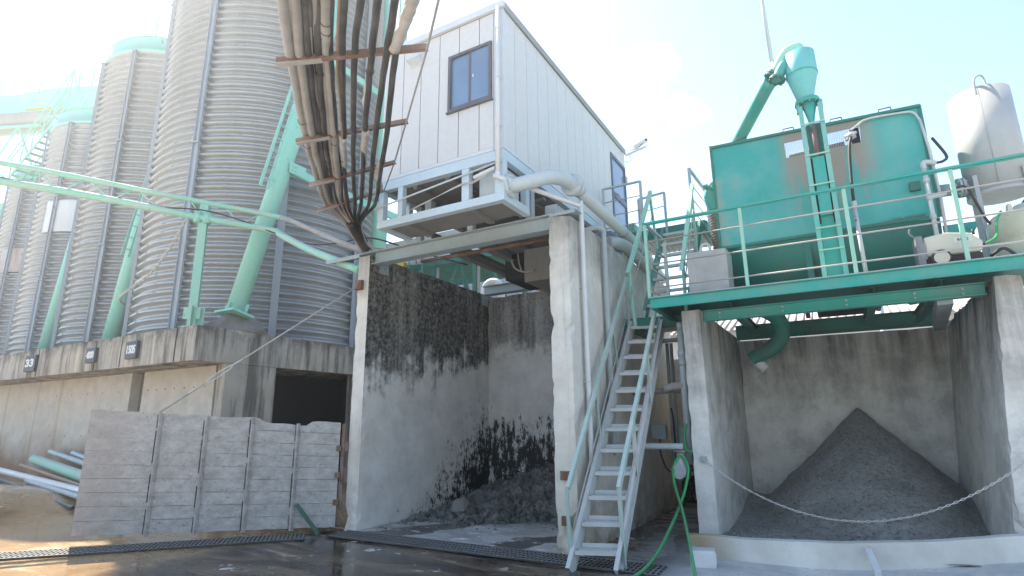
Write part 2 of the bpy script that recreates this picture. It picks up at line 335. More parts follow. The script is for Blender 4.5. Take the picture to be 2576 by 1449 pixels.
    def build(s, name, mat, parent=None, loc=None, label=None):
        L = parent_loc(parent) if parent is not None else (V3(loc) if loc is not None else V3((0, 0, 0)))
        me = bpy.data.meshes.new(name); me.from_pydata([tuple(V3(q) - L) for q in s.v], [], s.f)
        me.polygons.foreach_set('use_smooth', s.sm); me.materials.append(mat); me.validate(); me.update()
        o = bpy.data.objects.new(name, me); COL.objects.link(o)
        if parent is not None: o.parent = parent; ROOT[o.name] = L
        else: o.location = L; ROOT[o.name] = L
        if label: o['label'] = label
        return o
ROOT = {}
def parent_loc(p): return ROOT[p.name]
def tag(o, label, cat, group=None, kind=None):
    o['label'] = label; o['category'] = cat
    if group: o['group'] = group
    if kind: o['kind'] = kind
    return o
def thing(name, loc, label, cat, group=None):
    o = bpy.data.objects.new(name, None); o.empty_display_size = .2; COL.objects.link(o); o.location = loc; ROOT[o.name] = V3(loc)
    return tag(o, label, cat, group)
def structure(o): o['kind'] = 'structure'; return o
def bevel(o, wdt=.01, seg=2):
    m = o.modifiers.new('bevel', 'BEVEL'); m.width = wdt; m.segments = seg; m.limit_method = 'ANGLE'; return o
def curve_pts(pts, n=8):
    """Catmull-Rom through the given points."""
    P = [V3(p) for p in pts]; P = [P[0] * 2 - P[1]] + P + [P[-1] * 2 - P[-2]]; o = []
    for i in range(1, len(P) - 2):
        for k in range(n):
            t = k / n; a, b, c, d = P[i - 1], P[i], P[i + 1], P[i + 2]
            o.append(.5 * (2 * b + (c - a) * t + (2 * a - 5 * b + 4 * c - d) * t * t + (3 * b - a - 3 * c + d) * t ** 3))
    return o + [P[-2]]
def rough_box(x0, y0, z0, x1, y1, z1, step=.09, chip=.05, lean=0.0, seed=0, chip_faces='xy'):
    """Concrete block whose arrises are worn and chipped; lean moves the top along x."""
    nx, ny, nz_ = (max(2, min(120, int(abs(b - a) / step))) for a, b in ((x0, x1), (y0, y1), (z0, z1)))
    idx = {}; mb = MB(); fs = []; vs = []
    def vert(i, j, k):
        if (i, j, k) not in idx:
            x = x0 + (x1 - x0) * i / nx; y = y0 + (y1 - y0) * j / ny; z = z0 + (z1 - z0) * k / nz_
            p = V3((x, y, z)); cx, cy = (x0 + x1) / 2, (y0 + y1) / 2
            ex = i in (0, nx); ey = j in (0, ny); ez = k in (0, nz_)
            w_ = noise.noise(V3((x * 1.3 + seed, y * 1.3, z * 2.3))); w2 = noise.noise(V3((x * 6 + seed, y * 6, z * 8)))
            if (ex + ey + ez) >= 2:
                a = max(0, w_ - .22) * 1.6 * chip + max(0, w2 - .12) * chip * .9 + .004
                if ex: p.x += a if i == 0 else -a
                if ey: p.y += a * .8 if j == 0 else -a * .8
                if ez and k == nz_: p.z -= a * .6
            elif ex: p.x += w2 * .004
            elif ey: p.y += w2 * .004
            p.x += lean * (z - z0) / (z1 - z0)
            idx[(i, j, k)] = len(vs); vs.append(p)
        return idx[(i, j, k)]
    for i in range(nx):
        for j in range(ny):
            fs.append((vert(i, j, 0), vert(i, j + 1, 0), vert(i + 1, j + 1, 0), vert(i + 1, j, 0))); fs.append((vert(i, j, nz_), vert(i + 1, j, nz_), vert(i + 1, j + 1, nz_), vert(i, j + 1, nz_)))
    for i in range(nx):
        for k in range(nz_):
            fs.append((vert(i, 0, k), vert(i + 1, 0, k), vert(i + 1, 0, k + 1), vert(i, 0, k + 1))); fs.append((vert(i, ny, k), vert(i, ny, k + 1), vert(i + 1, ny, k + 1), vert(i + 1, ny, k)))
    for j in range(ny):
        for k in range(nz_):
            fs.append((vert(0, j, k), vert(0, j, k + 1), vert(0, j + 1, k + 1), vert(0, j + 1, k))); fs.append((vert(nx, j, k), vert(nx, j + 1, k), vert(nx, j + 1, k + 1), vert(nx, j, k + 1)))
    return mb.add(vs, fs)
def links(mb, pts, pitch=.055, wire=.007):
    """Chain of real oval links along a polyline."""
    P = [V3(p) for p in pts]; L = [0]
    for a, b in zip(P, P[1:]): L.append(L[-1] + (b - a).length)
    n = max(2, int(L[-1] / pitch))
    def at(s):
        for i in range(len(P) - 1):
            if s <= L[i + 1] or i == len(P) - 2: return P[i].lerp(P[i + 1], (s - L[i]) / max(1e-6, L[i + 1] - L[i])), (P[i + 1] - P[i]).normalized()
    for k in range(n):
        c, t = at((k + .5) * L[-1] / n); ref = V3((0, 0, 1)) if abs(t.z) < .9 else V3((1, 0, 0)); a = t.cross(ref).normalized(); b = t.cross(a)
        u = a if k % 2 else b; hl = pitch * .68; hw = wire * 2.1
        ring = [c + t * (hl * math.cos(q)) + u * (hw * math.sin(q)) for q in [2 * math.pi * j / 10 for j in range(10)]]
        mb.tube(ring + [ring[0]], wire, 5, caps=False)
    return mb
def smooth01(t): t = max(0, min(1, t)); return t * t * (3 - 2 * t)
def gz(x, y): return .36 * smooth01((-x - 10.6) / 4.2) * smooth01((y - 2) / 4)

# ================================================================== SETTING
# ground: one sheet to the horizon, finer where it is seen close by, rising gently towards the silos
mb = MB()
xs = [-320, -200, -120, -60] + [-40 + .8 * i for i in range(60)] + [9, 14, 30, 120, 200, 320]; ys = [-320, -200, -100, -40, -15, -5] + [-2 + .7 * i for i in range(24)] + [16, 20, 30, 60, 120, 200, 320]
vs = [(x, y, gz(x, y)) for y in ys for x in xs]; nx = len(xs)
mb.add(vs, [(j * nx + i, j * nx + i + 1, (j + 1) * nx + i + 1, (j + 1) * nx + i) for j in range(len(ys) - 1) for i in range(nx - 1)], True)
structure(mb.build('ground', M['ground']))
mb = MB(); mb.add([(-6.64, 6.72, .004), (-3.263, 6.72, .004), (-3.263, 10.47, .03), (-6.64, 10.47, .03)], [(0, 1, 2, 3)]); structure(mb.build('bay_floor', M['bay_floor']))
# pale apron in front of the right-hand bay, rising to the right
def az_(x, y): return .004 + .20 * smooth01((x + .6) / 2.6) * smooth01((y - 5) / 2.4)
mb = MB(); X = [-2.15 + .3 * i for i in range(20)]; Y = [5.2 + .3 * i for i in range(22)]
mb.add([(x + (0 if i else .12 * math.sin(j)), y, az_(x, y)) for j, y in enumerate(Y) for i, x in enumerate(X)], [(j * 20 + i, j * 20 + i + 1, (j + 1) * 20 + i + 1, (j + 1) * 20 + i) for j in range(21) for i in range(19)], True)
structure(mb.build('concrete_apron', M['apron']))

# ------------------------------------------------------------------ bay walls
def wall(name, dims, mat, label, **k):
    o = rough_box(*dims, **k).build(name, mat, loc=(dims[0], dims[1], dims[2])); return tag(o, label, 'wall', 'concrete bay walls')
def two_mat_wall(name, dims, face_mat, in_mat, label, inner, **k):
    """front and outer faces in one concrete, the bay side in another, stained one"""
    o = wall(name, dims, face_mat, label, **k); o.data.materials.append(in_mat)
    for p in o.data.polygons:
        if p.normal.x * inner > .7: p.material_index = 1
    return o
two_mat_wall('bay_wall', (-6.90, 6.72, 0, -6.64, 10.76, 4.395), M['con_pillar'], M['con_in'], 'tall concrete wall with black stained inner face, hinged plank gate on its front edge', 1, chip=.035, seed=1)
two_mat_wall('bay_wall', (-3.263, 6.72, 0, -2.955, 11.94, 4.41), M['con_pillar'], M['con_in'], 'tall grey concrete wall beside the steep stair, with a pipe down its side', -1, chip=.06, seed=2)
o = wall('bay_wall', (-6.638, 10.47, 0, -3.265, 10.74, 4.34), M['con_back'], 'dark blotched concrete wall behind the rubble heap', chip=.05, seed=3, step=.14)
wall('bay_wall', (-1.838, 8.08, 0, -1.577, 11.94, 3.13), M['con_right'], 'cream fronted concrete wall between the stair and the sand pile', chip=.03, seed=4)
wall('bay_wall', (1.38, 8.08, .0, 1.64, 11.70, 3.16), M['con_right'], 'chipped concrete wall at the far right of the sand pile', chip=.06, seed=5, lean=.30)
wall('bay_wall', (-1.575, 11.43, 0, 2.15, 11.69, 3.06), M['con_right'], 'stained concrete wall rising behind the sand pile', chip=.03, seed=6, step=.14)
# dim passage behind the stair
wall('passage_wall', (-5.0, 11.95, 0, -1.0, 12.2, 2.85), M['con_back'], 'dark wall closing the passage under the stair', chip=.02, seed=7, step=.2)

# ------------------------------------------------------------------ drains
def drain(name, p, q, width, label):
    p = V3(p); q = V3(q); d = (q - p).normalized(); L = (q - p).length; s_ = V3((-d.y, d.x, 0))
    t = thing(name, p, label, 'drain', 'slotted drain grates')
    f = MB(); f.bar(p + V3((0, 0, .006)), q + V3((0, 0, .006)), width - .01, .006); f.build('drain_channel', M['dark_inside'], t)
    g = MB(); zz = V3((0, 0, .018)); nlong = 5
    for i in range(nlong):
        o_ = s_ * (-width / 2 + width * i / (nlong - 1)); g.bar(p + o_ + zz, q + o_ + zz, .016 if 0 < i < nlong - 1 else .026, .02)
    n = int(L / .055)
    for i in range(n):
        c_ = p + d * (L * (i + .5) / n) + zz; g.bar(c_ - s_ * width / 2, c_ + s_ * width / 2, .016, .017)
    g.build('grating', M['steel_grate'], t)
drain('drain_grate', (-10.2, 2.55, 0), (-6.98, 6.05, 0), .42, 'steel drain grate running along the foot of the plank gate')
drain('drain_grate', (-6.72, 6.42, .004), (-1.9, 6.50, 0), .42, 'steel drain grate across the mouth of the rubble bay')

# ------------------------------------------------------------------ silo plinth
PX, PY, PT, PB = -11.43, 6.70, 3.646, 2.905
t = thing('silo_plinth', (PX, PY, 0), 'long stained concrete plinth carrying the corrugated silos', 'plinth')
o = rough_box(-46, PY, PB, PX, 17, PT, step=.35, chip=.03, seed=9).build('ledge_slab', M['con_plinth'], t); 
m = MB(); m.box(-46, 7.62, .0, -15.55, 8.2, PB - .002); m.build('lower_wall', M['con_low'], t)
m = MB(); m.box(-15.548, 7.85, 0, -14.98, 8.2, PB - .002); m.build('recess_panel', M['under_grey'], t)
m = MB(); m.box(-14.978, 7.62, 0, PX - .36, 8.2, PB - .002); m.build('lower_wall', M['con_low'], t)
o = rough_box(PX - .36, 7.44, 0, PX - .002, 8.72, PB - .003, step=.2, chip=.02, seed=10).build('corner_post', M['con_plinth'], t)
m = MB(); m.box(PX - .36, 11.3, 0, PX - .004, 16.9, PB - .003); m.build('rear_post', M['con_plinth'], t)
m = MB(); m.box(-15, 12.5, 0, PX - .5, 12.7, PB - .003); m.box(-13.5, 8.3, .0, -13.3, 12.4, PB - .003); m.build('dark_room_wall', M['dark_inside'], t)
m = MB()
for x in (-14.72, -14.35, -13.98, -13.6, -13.2, -12.82, -12.4, -12.0, -16.1, -16.9, -17.7, -18.6, -19.5):
    for z in (2.45, 1.35): m.tube([(x, 7.612, z), (x, 7.63, z)], .016, 6)
m.build('tie_hole', M['dark'], t)
for x in (-12.15, -14.35, -15.55, -18.6, -21.5): m = MB(); m.box(x, PY - .006, PB + .01, x + .03, PY + .01, PT - .02); m.build('slab_joint', M['dark'], t)

# number signs on the ledge
def sign(x, wd, hg, txt, label):
    t = thing('number_sign', (x, PY - .03, 3.27), label, 'sign', 'number signs on the silo plinth')
    m = MB(); m.box(x - wd / 2, PY - .075, 3.27 - hg / 2, x + wd / 2, PY - .004, 3.27 + hg / 2); bevel(m.build('plate', M['plate_dark'], t), .012)
    cu = bpy.data.curves.new('numerals', 'FONT'); cu.body = txt; cu.size = hg * .62; cu.align_x = 'CENTER'; cu.align_y = 'CENTER'; cu.extrude = .003; cu.offset = .012
    tmp = bpy.data.objects.new('numerals', cu); COL.objects.link(tmp); bpy.context.view_layer.update()
    me = bpy.data.meshes.new_from_object(tmp.evaluated_get(bpy.context.evaluated_depsgraph_get())); bpy.data.objects.remove(tmp)
    o = bpy.data.objects.new('numerals', me); COL.objects.link(o); me.materials.append(M['white_paint']); o.parent = t
    o.location = (0, -.049, 0); o.rotation_euler = (R_(90), 0, 0); k = wd * .78 / max(1e-3, max(v.co.x for v in me.vertices) - min(v.co.x for v in me.vertices)); o.scale = (k, 1, 1)
sign(-13.76, .46, .40, '1505', 'dark number sign reading 1505, nearest the plinth corner')
sign(-15.59, .44, .36, '4000', 'dark number sign reading 4000, middle one on the plinth')
sign(-18.86, .62, .44, '33', 'small dark number sign reading 33, farthest from the plinth corner')

# ------------------------------------------------------------------ silos
def silo(cx, cy, R, z0, z1, label, na=128, posts=9, phase=0.0, roof=True, pitch=.235, step=.125, bolts=True):
    t = thing('corrugated_silo', (cx, cy, z0), label, 'silo', 'corrugated steel silos')
    m = MB(); n = int((z1 - z0) / pitch / step); amp = .066; vs = []
    for i in range(n + 1):
        z = z0 + (z1 - z0) * i / n; rr = R + amp * math.cos(2 * math.pi * (z - z0) / pitch + math.pi)
        ringseam = ((z - z0) % (pitch * 4.0)) < pitch * .16
        rr += .006 if ringseam else 0
        for k in range(na):
            a = 2 * math.pi * k / na; vs.append((cx + rr * math.cos(a), cy + rr * math.sin(a), z))
    fs = [(i * na + k, i * na + (k + 1) % na, (i + 1) * na + (k + 1) % na, (i + 1) * na + k) for i in range(n) for k in range(na)]
    m.add(vs, fs, True)
    b = m.build('corrugated_shell', M['galv'], t)
    back = math.atan2(-cy, -cx)                               # direction to the yard in front
    if bolts:
        q = MB()
        for k in range(posts):
            a = back + R_(phase) + 2 * math.pi * (k + .5) / posts
            if abs((a - back + math.pi) % (2 * math.pi) - math.pi) > 1.7: continue
            z = z0 + pitch * .5; j = 0
            while z < z1 - .3:
                course = int((z - z0) / (pitch * 4)); aa = a + (.10 if course % 2 else -.10)
                for d_ in (0, .02):
                    p = V3((cx + (R + amp) * math.cos(aa + d_), cy + (R + amp) * math.sin(aa + d_), z)); nv = V3((math.cos(aa), math.sin(aa), 0)); q.tube([p - nv * .01, p + nv * .016], .017, 6, smooth=False)
                z += pitch
            z = z0 + pitch * 4
        z = z0 + pitch * 4
        while z < z1 - .5:
            for k in range(54):
                aa = 2 * math.pi * k / 54
                if abs((aa - back + math.pi) % (2 * math.pi) - math.pi) > 1.6: continue
                rr = R + amp * .3; p = V3((cx + rr * math.cos(aa), cy + rr * math.sin(aa), z - pitch * .12)); nv = V3((math.cos(aa), math.sin(aa), 0)); q.tube([p - nv * .02, p + nv * .018], .012, 5, smooth=False)
            z += pitch * 4
        tmp = q.build('bolt_rows', M['galv_post'], t); nb = len(b.data.polygons)          # bolt heads are surface pattern: joined into the shell
        bm = bmesh.new(); bm.from_mesh(b.data); bm.from_mesh(tmp.data); bm.faces.ensure_lookup_table()
        for f in bm.faces[nb:]: f.material_index = 1
        bm.to_mesh(b.data); bm.free(); b.data.materials.append(M['galv_post']); bpy.data.objects.remove(tmp)
    for k in range(posts):
        a = back + R_(phase) + 2 * math.pi * k / posts
        if abs((a - back + math.pi) % (2 * math.pi) - math.pi) > 2.0: continue
        c_, s_ = math.cos(a), math.sin(a); nv = V3((c_, s_, 0)); tv = V3((-s_, c_, 0)); p = V3((cx, cy, 0)) + nv * (R + amp + .012)
        m = MB(); z = z0
        segs = [z0, z0 + (z1 - z0) * .34, z0 + (z1 - z0) * .68, z1]
        for za, zb, wd in zip(segs, segs[1:], (.17, .14, .12)):
            pa, pb = p + V3((0, 0, za)), p + V3((0, 0, zb)); m.bar(pa, pb, wd, .012, nv)
            for sg in (-1, 1): m.bar(pa + tv * sg * wd / 2 + nv * .03, pb + tv * sg * wd / 2 + nv * .03, .01, .075, nv)
            m.bar(pb - V3((0, 0, .03)) + nv * .05, pb + nv * .05, wd + .05, .09, nv)
            zz = za + .15
            while zz < zb - .1:
                for sg in (-.5, .5): m.tube([pa + V3((0, 0, zz - za)) + tv * wd * sg * .9 + nv * .0, pa + V3((0, 0, zz - za)) + tv * wd * sg * .9 + nv * .022], .014, 5, smooth=False)
                zz += pitch * 2
        m.build('stiffener_post', M['galv_post'], t)
    m = MB(); m.lathe([(R + .02, z1 - .02), (R + .07, z1 - .02), (R + .07, z1 + .12), (R + .02, z1 + .12), (R + .02, z1 + .60), (R - .05, z1 + .72)], (cx, cy, 0), 72, caps=False); m.build('roof_band', M['mint'], t)
    m = MB(); m.lathe([(R, z1 + .68), (R * .55, z1 + 1.2), (.5, z1 + 1.85), (.45, z1 + 2.1), (.05, z1 + 2.15)], (cx, cy, 0), 48, smooth=False); m.build('cone_roof', M['mint'], t)
    return t
silo(-15.3, 10.96, 3.35, PT + .0, 19.5, 'nearest and largest corrugated silo, its top cut off by the frame', 192, 9, 4.5)
silo(-21.35, 10.75, 2.5, PT, 14.6, 'second corrugated silo from the stair, with mint roof band below a handrail', 128, 9, 43)
silo(-26.85, 11.45, 2.6, PT, 13.7, 'third corrugated silo, with a patched white sheet on its side', 96, 9, 35, step=.17, bolts=False)
silo(-32.3, 12.1, 2.6, PT, 12.8, 'fourth corrugated silo, beneath the mint access stair', 96, 9, 30, step=.17, bolts=False)
silo(-37.8, 12.8, 2.6, PT, 12.3, 'farthest corrugated silo, at the left edge of the picture', 96, 9, 30, step=.17, bolts=False)
# white patch sheets riveted on the third silo
def patch(cx, cy, R, a0, a1, z0, z1, label, mat):
    m = MB(); n = 8; vs = []
    for i in range(n + 1):
        a = R_(a0 + (a1 - a0) * i / n)
        for r in (R + .055, R + .07):
            for z in (z0, z1): vs.append((cx + r * math.cos(a), cy + r * math.sin(a), z))
    fs = [(0, 1, 3, 2), (4 * n, 4 * n + 2, 4 * n + 3, 4 * n + 1)]
    for i in range(n):
        o_ = 4 * i; fs += [(o_ + 2, o_ + 3, o_ + 7, o_ + 6), (o_, o_ + 4, o_ + 5, o_ + 1), (o_ + 1, o_ + 5, o_ + 7, o_ + 3), (o_, o_ + 2, o_ + 6, o_ + 4)]
    m.add(vs, fs); return tag(m.build('patch_sheet', mat, loc=(cx, cy - R, z0)), label, 'sheet', 'repair sheets on the silos')
patch(-26.85, 11.45, 2.6, -78, -50, 9.0, 10.3, 'white repair sheet high on the third silo', M['white_paint'])
patch(-32.3, 12.1, 2.6, -82, -52, 8.3, 9.4, 'rust streaked pale repair sheet on the fourth silo', paint('rusty_pale_sheet', (.55, .5, .47), (.35, .2, .12), .9, .7, 1.2, .4))

# leaning support pipes between the silos, each on a collar
def strut(p, q, r, label, pad=False, ladder=False):
    p = V3(p); q = V3(q); d = (q - p).normalized()
    t = thing('support_pipe', p, label, 'pipe', 'leaning mint support pipes beside the silos')
    m = MB(); m.tube([p, q], r, 20); m.build('pipe', M['mint'], t)
    m = MB(); m.bar(p - d * .02, p + d * .03, r * 3.2, r * 2.6, (0, 1, 0))
    for a in range(4):
        v = V3((math.cos(a * 1.57 + .4), math.sin(a * 1.57 + .4), 0)); m.bar(p + v * r * 1.0 + d * .02, p + v * r * 1.0 + d * .24, .012, r * .75, v)
    m.build('base_flange', M['mint'], t); return t
strut((-11.72, 7.70, 4.04), (-11.72, 10.3, 15.5), .215, 'thick mint support pipe leaning beside the nearest silo, on a mortar pad')
strut((-18.75, 8.38, 3.66), (-18.75, 9.4, 14.0), .22, 'mint support pipe rising between the nearest and second silos')
strut((-24.15, 8.8, 3.66), (-24.15, 9.5, 12.0), .22, 'mint support pipe between the second and third silos')
m = MB(); vs = []; rs = [(.78, 0), (.72, .09), (.60, .20), (.46, .32), (.30, .40), (.02, .42)]; n = 28
for i, (r, z) in enumerate(rs):
    for k in range(n):
        a = 2 * math.pi * k / n; f = 1 + .22 * noise.noise(V3((math.cos(a) * 2, math.sin(a) * 2, z * 4))) ; vs.append((-11.74 + r * .42 * math.cos(a) * f, 7.85 + r * math.sin(a) * f, PT - .005 + z * (1 + .2 * noise.noise(V3((a * 2, r * 3, 1))))))
m.add(vs, [(i * n + k, i * n + (k + 1) % n, (i + 1) * n + (k + 1) % n, (i + 1) * n + k) for i in range(len(rs) - 1) for k in range(n)]); tag(m.build('mortar_pad', concrete('rough_mortar', (.26, .24, .21)), loc=(-11.74, 7.85, PT)), 'rough mortar lump under the foot of the leaning mint pipe', 'concrete pad')
def ladder(a, b, c, d, label, n):
    """a-b and c-d are the two stiles"""
    a, b, c, d = map(V3, (a, b, c, d)); t = thing('access_ladder', a, label, 'ladder', 'mint ladders on the support pipes')
    for p, q in ((a, b), (c, d)): m = MB(); m.bar(p, q, .07, .03, (1, 0, 0)); m.build('stile', M['mint'], t)
    for i in range(n):
        f = (i + .6) / n; m = MB(); m.tube([a.lerp(b, f), c.lerp(d, f)], .014, 6); m.build('rung', M['mint'], t)
    m = MB(); p = c.lerp(d, .06); m.bar(p, p + V3((0, .32, -.12)), .012, .07); m.build('bracket', M['mint'], t)
ladder((-11.50, 7.86, 7.22), (-11.50, 8.93, 12.4), (-11.58, 8.12, 7.25), (-11.58, 9.19, 12.4), 'mint ladder fixed along the thick leaning pipe of the nearest silo', 13)
ladder((-18.55, 8.28, 6.7), (-18.55, 8.75, 10.2), (-18.6, 8.50, 6.7), (-18.6, 8.97, 10.2), 'short mint ladder end by the pipe between nearest and second silos', 9)
# ring steelwork and mast on the stair side of the nearest silo
t = thing('silo_bracing', (-11.5, 12.0, PT), 'mint bracing frame standing on the right flank of the nearest silo', 'steel frame')
m = MB(); m.tube([(-11.5, 12.0, PT), (-11.5, 12.0, 18.5)], .21, 18); m.build('mast', M['mint'], t)
for z in (8.02, 11.9): m = MB(); m.channel((-11.64, 8.75, z), (-11.64, 14.5, z), .08, .22, side=1); m.build('tie_beam', M['mint'], t)
m = MB(); m.bar((-11.45, 8.6, 8.0), (-11.45, 9.1, 8.0), .02, .30)
for i in range(4): m.tube([(-11.45, 8.68 + .1 * (i % 2), 7.93 + .12 * (i // 2)), (-11.41, 8.68 + .1 * (i % 2), 7.93 + .12 * (i // 2))], .02, 6)
m.build('gusset', M['mint'], t)
m = MB(); m.bar((-11.2, 12.15, 13.2), (-11.2, 12.15, 18.5), .05, .03); m.bar((-11.2, 12.5, 13.2), (-11.2, 12.5, 18.5), .05, .03)
for i in range(15): m.tube([(-11.2, 12.15, 13.4 + .33 * i), (-11.2, 12.5, 13.4 + .33 * i)], .012, 6)
m.build('ladder', M['mint'], t)

# rooftop stair rails (second to nearest silo)
def rail_run(name, pts, posts, drop, mat, label, cat='handrail', r=.025, mid=True, group=None):
    t = thing(name, pts[0], label, cat, group); P = [V3(p) for p in pts]
    m = MB(); m.tube(P, r, 8); m.build('top_rail', mat, t)
    if mid: m = MB(); m.tube([p - V3((0, 0, drop * .5)) for p in P], r * .7, 6); m.build('middle_rail', mat, t)
    L = [0]
    for a, b in zip(P, P[1:]): L.append(L[-1] + (b - a).length)
    for k in range(posts):
        s_ = L[-1] * (k + .5) / posts
        for i in range(len(P) - 1):
            if s_ <= L[i + 1]: p = P[i].lerp(P[i + 1], (s_ - L[i]) / (L[i + 1] - L[i])); break
        m = MB(); m.bar(p, p - V3((0, 0, drop)), .045, .045, (0, 1, 0)); m.build('post', mat, t)
    return t
rail_run('roof_stair_rail', [(-27.4, 9.3, 14.9), (-24.4, 9.3, 15.9), (-18.9, 9.3, 17.35), (-15, 9.3, 20)], 7, 1.0, M['mint'], 'sloping mint handrail climbing from the second to the nearest silo roof')

# conveyor gallery and stair, far left
t = thing('conveyor_gallery', (-35, 9.3, 16.1), 'mint conveyor gallery crossing above the far silos', 'conveyor')
ga, gb = V3((-46, 4.3, 17.1)), V3((-28.5, 12.3, 17.1)); gd = (gb - ga).normalized()
m = MB(); m.bar(ga, ga + gd * 11.0, 1.5, .95); m.build('corrugated_cover', paint('pale_blue_cladding', (.42, .48, .58), (.5, .5, .5), .3, .5), t)
m = MB(); m.bar(ga + gd * 11.0, ga + gd * 13.8, 1.52, 1.0); m.bar(ga + gd * 13.8, ga + gd * 14.8, 1.55, 1.1, ou=.06); m.bar(ga + gd * 14.8, gb, 1.6, 1.2, ou=.1); m.build('housing', M['mint'], t)
m = MB(); vs = []; fs = []
for i, c_ in enumerate((ga, gb)):
    for k in range(13):
        a = math.pi + math.pi * k / 12; sv_ = V3((-gd.y, gd.x, 0)); vs.append(c_ + sv_ * .75 * math.cos(a) + V3((0, 0, -.48 + .72 * math.sin(a))))
fs = [(k, k + 1, 13 + k + 1, 13 + k) for k in range(12)]; m.add(vs, fs, True); m.build('belly_trough', M['galv'], t)
m = MB(); m.bar(ga + gd * 14.2 + V3((.3, -.75, -.40)), ga + gd * 16.2 + V3((.3, -.75, -.40)), .04, .07); m.build('yellow_guard', M['yellow'], t)
m = MB()
for i in range(9): p = ga + gd * (2.1 * i) + V3((.35, -.75, .45)); m.bar(p, p + V3((0, 0, .85)), .05, .05, (0, 1, 0))
m.tube([ga + V3((.35, -.75, 1.3)), gb + V3((.35, -.75, 1.3))], .03, 6); m.build('walkway_rail', M['mint'], t)
m = MB()
for i in range(4):
    p = ga + gd * (6 + 2.6 * i) + V3((.3, -.6, -1.2)); q = ga + gd * (7.4 + 2.6 * i) + V3((.3, -.6, -3.8)); m.bar(p, q, .07, .07); m.bar(ga + gd * (8.6 + 2.6 * i) + V3((.3, -.6, -1.2)), q, .06, .06)
m.bar(ga + gd * 5 + V3((.3, -.6, -1.2)), ga + gd * 15 + V3((.3, -.6, -1.2)), .1, .1); m.build('lattice', M['mint'], t)
t = thing('access_stair', (-29.6, 8.6, 12.4), 'mint open stair between the third and fourth silo roofs', 'stair')
sa, sb = V3((-30.6, 8.75, 12.3)), V3((-27.6, 9.2, 14.9))
for dy in (0, .8): m = MB(); m.bar(sa + V3((0, dy, 0)), sb + V3((0, dy, 0)), .04, .14); m.build('stringer', M['mint'], t)
for i in range(12): p = sa.lerp(sb, (i + .5) / 12); m = MB(); m.box(p.x - .13, p.y, p.z, p.x + .13, p.y + .8, p.z + .03); m.build('tread', M['mint'], t)
for dy in (0, .8):
    m = MB(); up = V3((0, dy, 1.0)); m.tube([sa + up, sb + up], .028, 6); m.tube([sa + up * 1 - V3((0, 0, .5)), sb + up - V3((0, 0, .5))], .018, 6)
    for i in range(6): p = sa.lerp(sb, i / 5) + V3((0, dy, 0)); m.bar(p, p + V3((0, 0, 1.0)), .04, .04, (0, 1, 0))
    m.build('handrail', M['mint'], t)
t = thing('gable_frame', (-29.2, 8.4, 13.2), 'mint triangular lattice mast beside the conveyor gallery', 'steel frame')
m = MB(); pts = [(-31.6, 8.0, 12.6), (-29.3, 9.0, 16.3), (-27.2, 10.1, 17.7), (-25.2, 10.1, 17.0)]
pk = V3((-28.9, 9.75, 17.75))
for p in ((-33.3, 9.3, 14.0), (-30.4, 9.75, 15.4), (-28.9, 9.75, 14.2), (-27.3, 9.75, 14.6)): m.bar(p, pk, .05, .05)
m.bar((-30.9, 9.75, 15.9), (-28.0, 9.75, 15.2), .05, .05); m.bar((-30.0, 9.75, 16.9), (-28.2, 9.75, 16.4), .05, .05); m.build('lattice_mast', M['mint'], t)
rail_run('walkway_handrail', [pk, (-26.6, 9.75, 16.9), (-24.6, 9.75, 16.5)], 3, .9, M['mint'], 'mint handrail running right from the lattice mast to the second silo')

# ------------------------------------------------------------------ pipe truss crossing in front of the silos
t = thing('pipe_truss', (-11.77, 6.72, PT), 'mint lattice of two pipes crossing the silos on an upright post', 'pipe truss')
m = MB(); m.tube(curve_pts([(-17.6, .1, 6.75), (-14.217, 3.947, 6.45), (-13.07, 5.246, 6.31), (-11.765, 6.733, 6.07), (-10.814, 7.75, 5.92), (-10.35, 7.75, 5.70), (-8.9, 7.32, 5.02), (-6.93, 6.80, 4.18)], 6), .075, 14); m.build('lower_pipe', M['mint_worn'], t)
m = MB(); m.tube(curve_pts([(-17.6, .1, 7.15), (-14.26, 3.9, 6.85), (-12.36, 6.05, 6.54), (-10.80, 7.75, 6.27), (-10.45, 7.74, 6.13)], 6), .055, 12); m.build('upper_pipe', M['mint_worn'], t)
m = MB(); m.tube(curve_pts([(-10.45, 7.74, 6.13), (-9.9, 7.58, 5.92), (-8.2, 7.1, 5.12), (-6.9, 6.83, 4.53)], 6), .05, 12); m.build('extension_pipe', M['cable_grey'], t)
zz = [(-15.6, 2.4, 6.95), (-14.95, 3.1, 6.55), (-14.5, 3.65, 6.86), (-14.1, 4.1, 6.45), (-13.85, 4.36, 6.79), (-13.55, 4.72, 6.37), (-13.25, 5.05, 6.71), (-12.95, 5.4, 6.29), (-12.65, 5.73, 6.6), (-12.33, 6.1, 6.19), (-11.97, 6.5, 6.5), (-11.80, 6.69, 6.12), (-11.5, 7.02, 6.42), (-11.26, 7.3, 6.0), (-10.98, 7.6, 6.3)]
m = MB()
for a, b in zip(zz, zz[1:]): m.tube([a, b], .016, 6)
m.build('lattice_bar', M['mint_worn'], t)
po = V3((-11.79, 6.80, 0))
m = MB(); m.hbeam(po + V3((0, 0, PT)), po + V3((-.02, -.02, 6.45)), .17, .17, (.75, -.66, 0), .012); m.build('post', M['mint_worn'], t)
m = MB()
for v in ((.75, -.66), (-.75, .66), (.66, .75)): m.bar(po + V3((v[0] * .13, v[1] * .13, PT)), po + V3((v[0] * .13, v[1] * .13, PT + .42)), .012, .17, (v[0], v[1], 0))
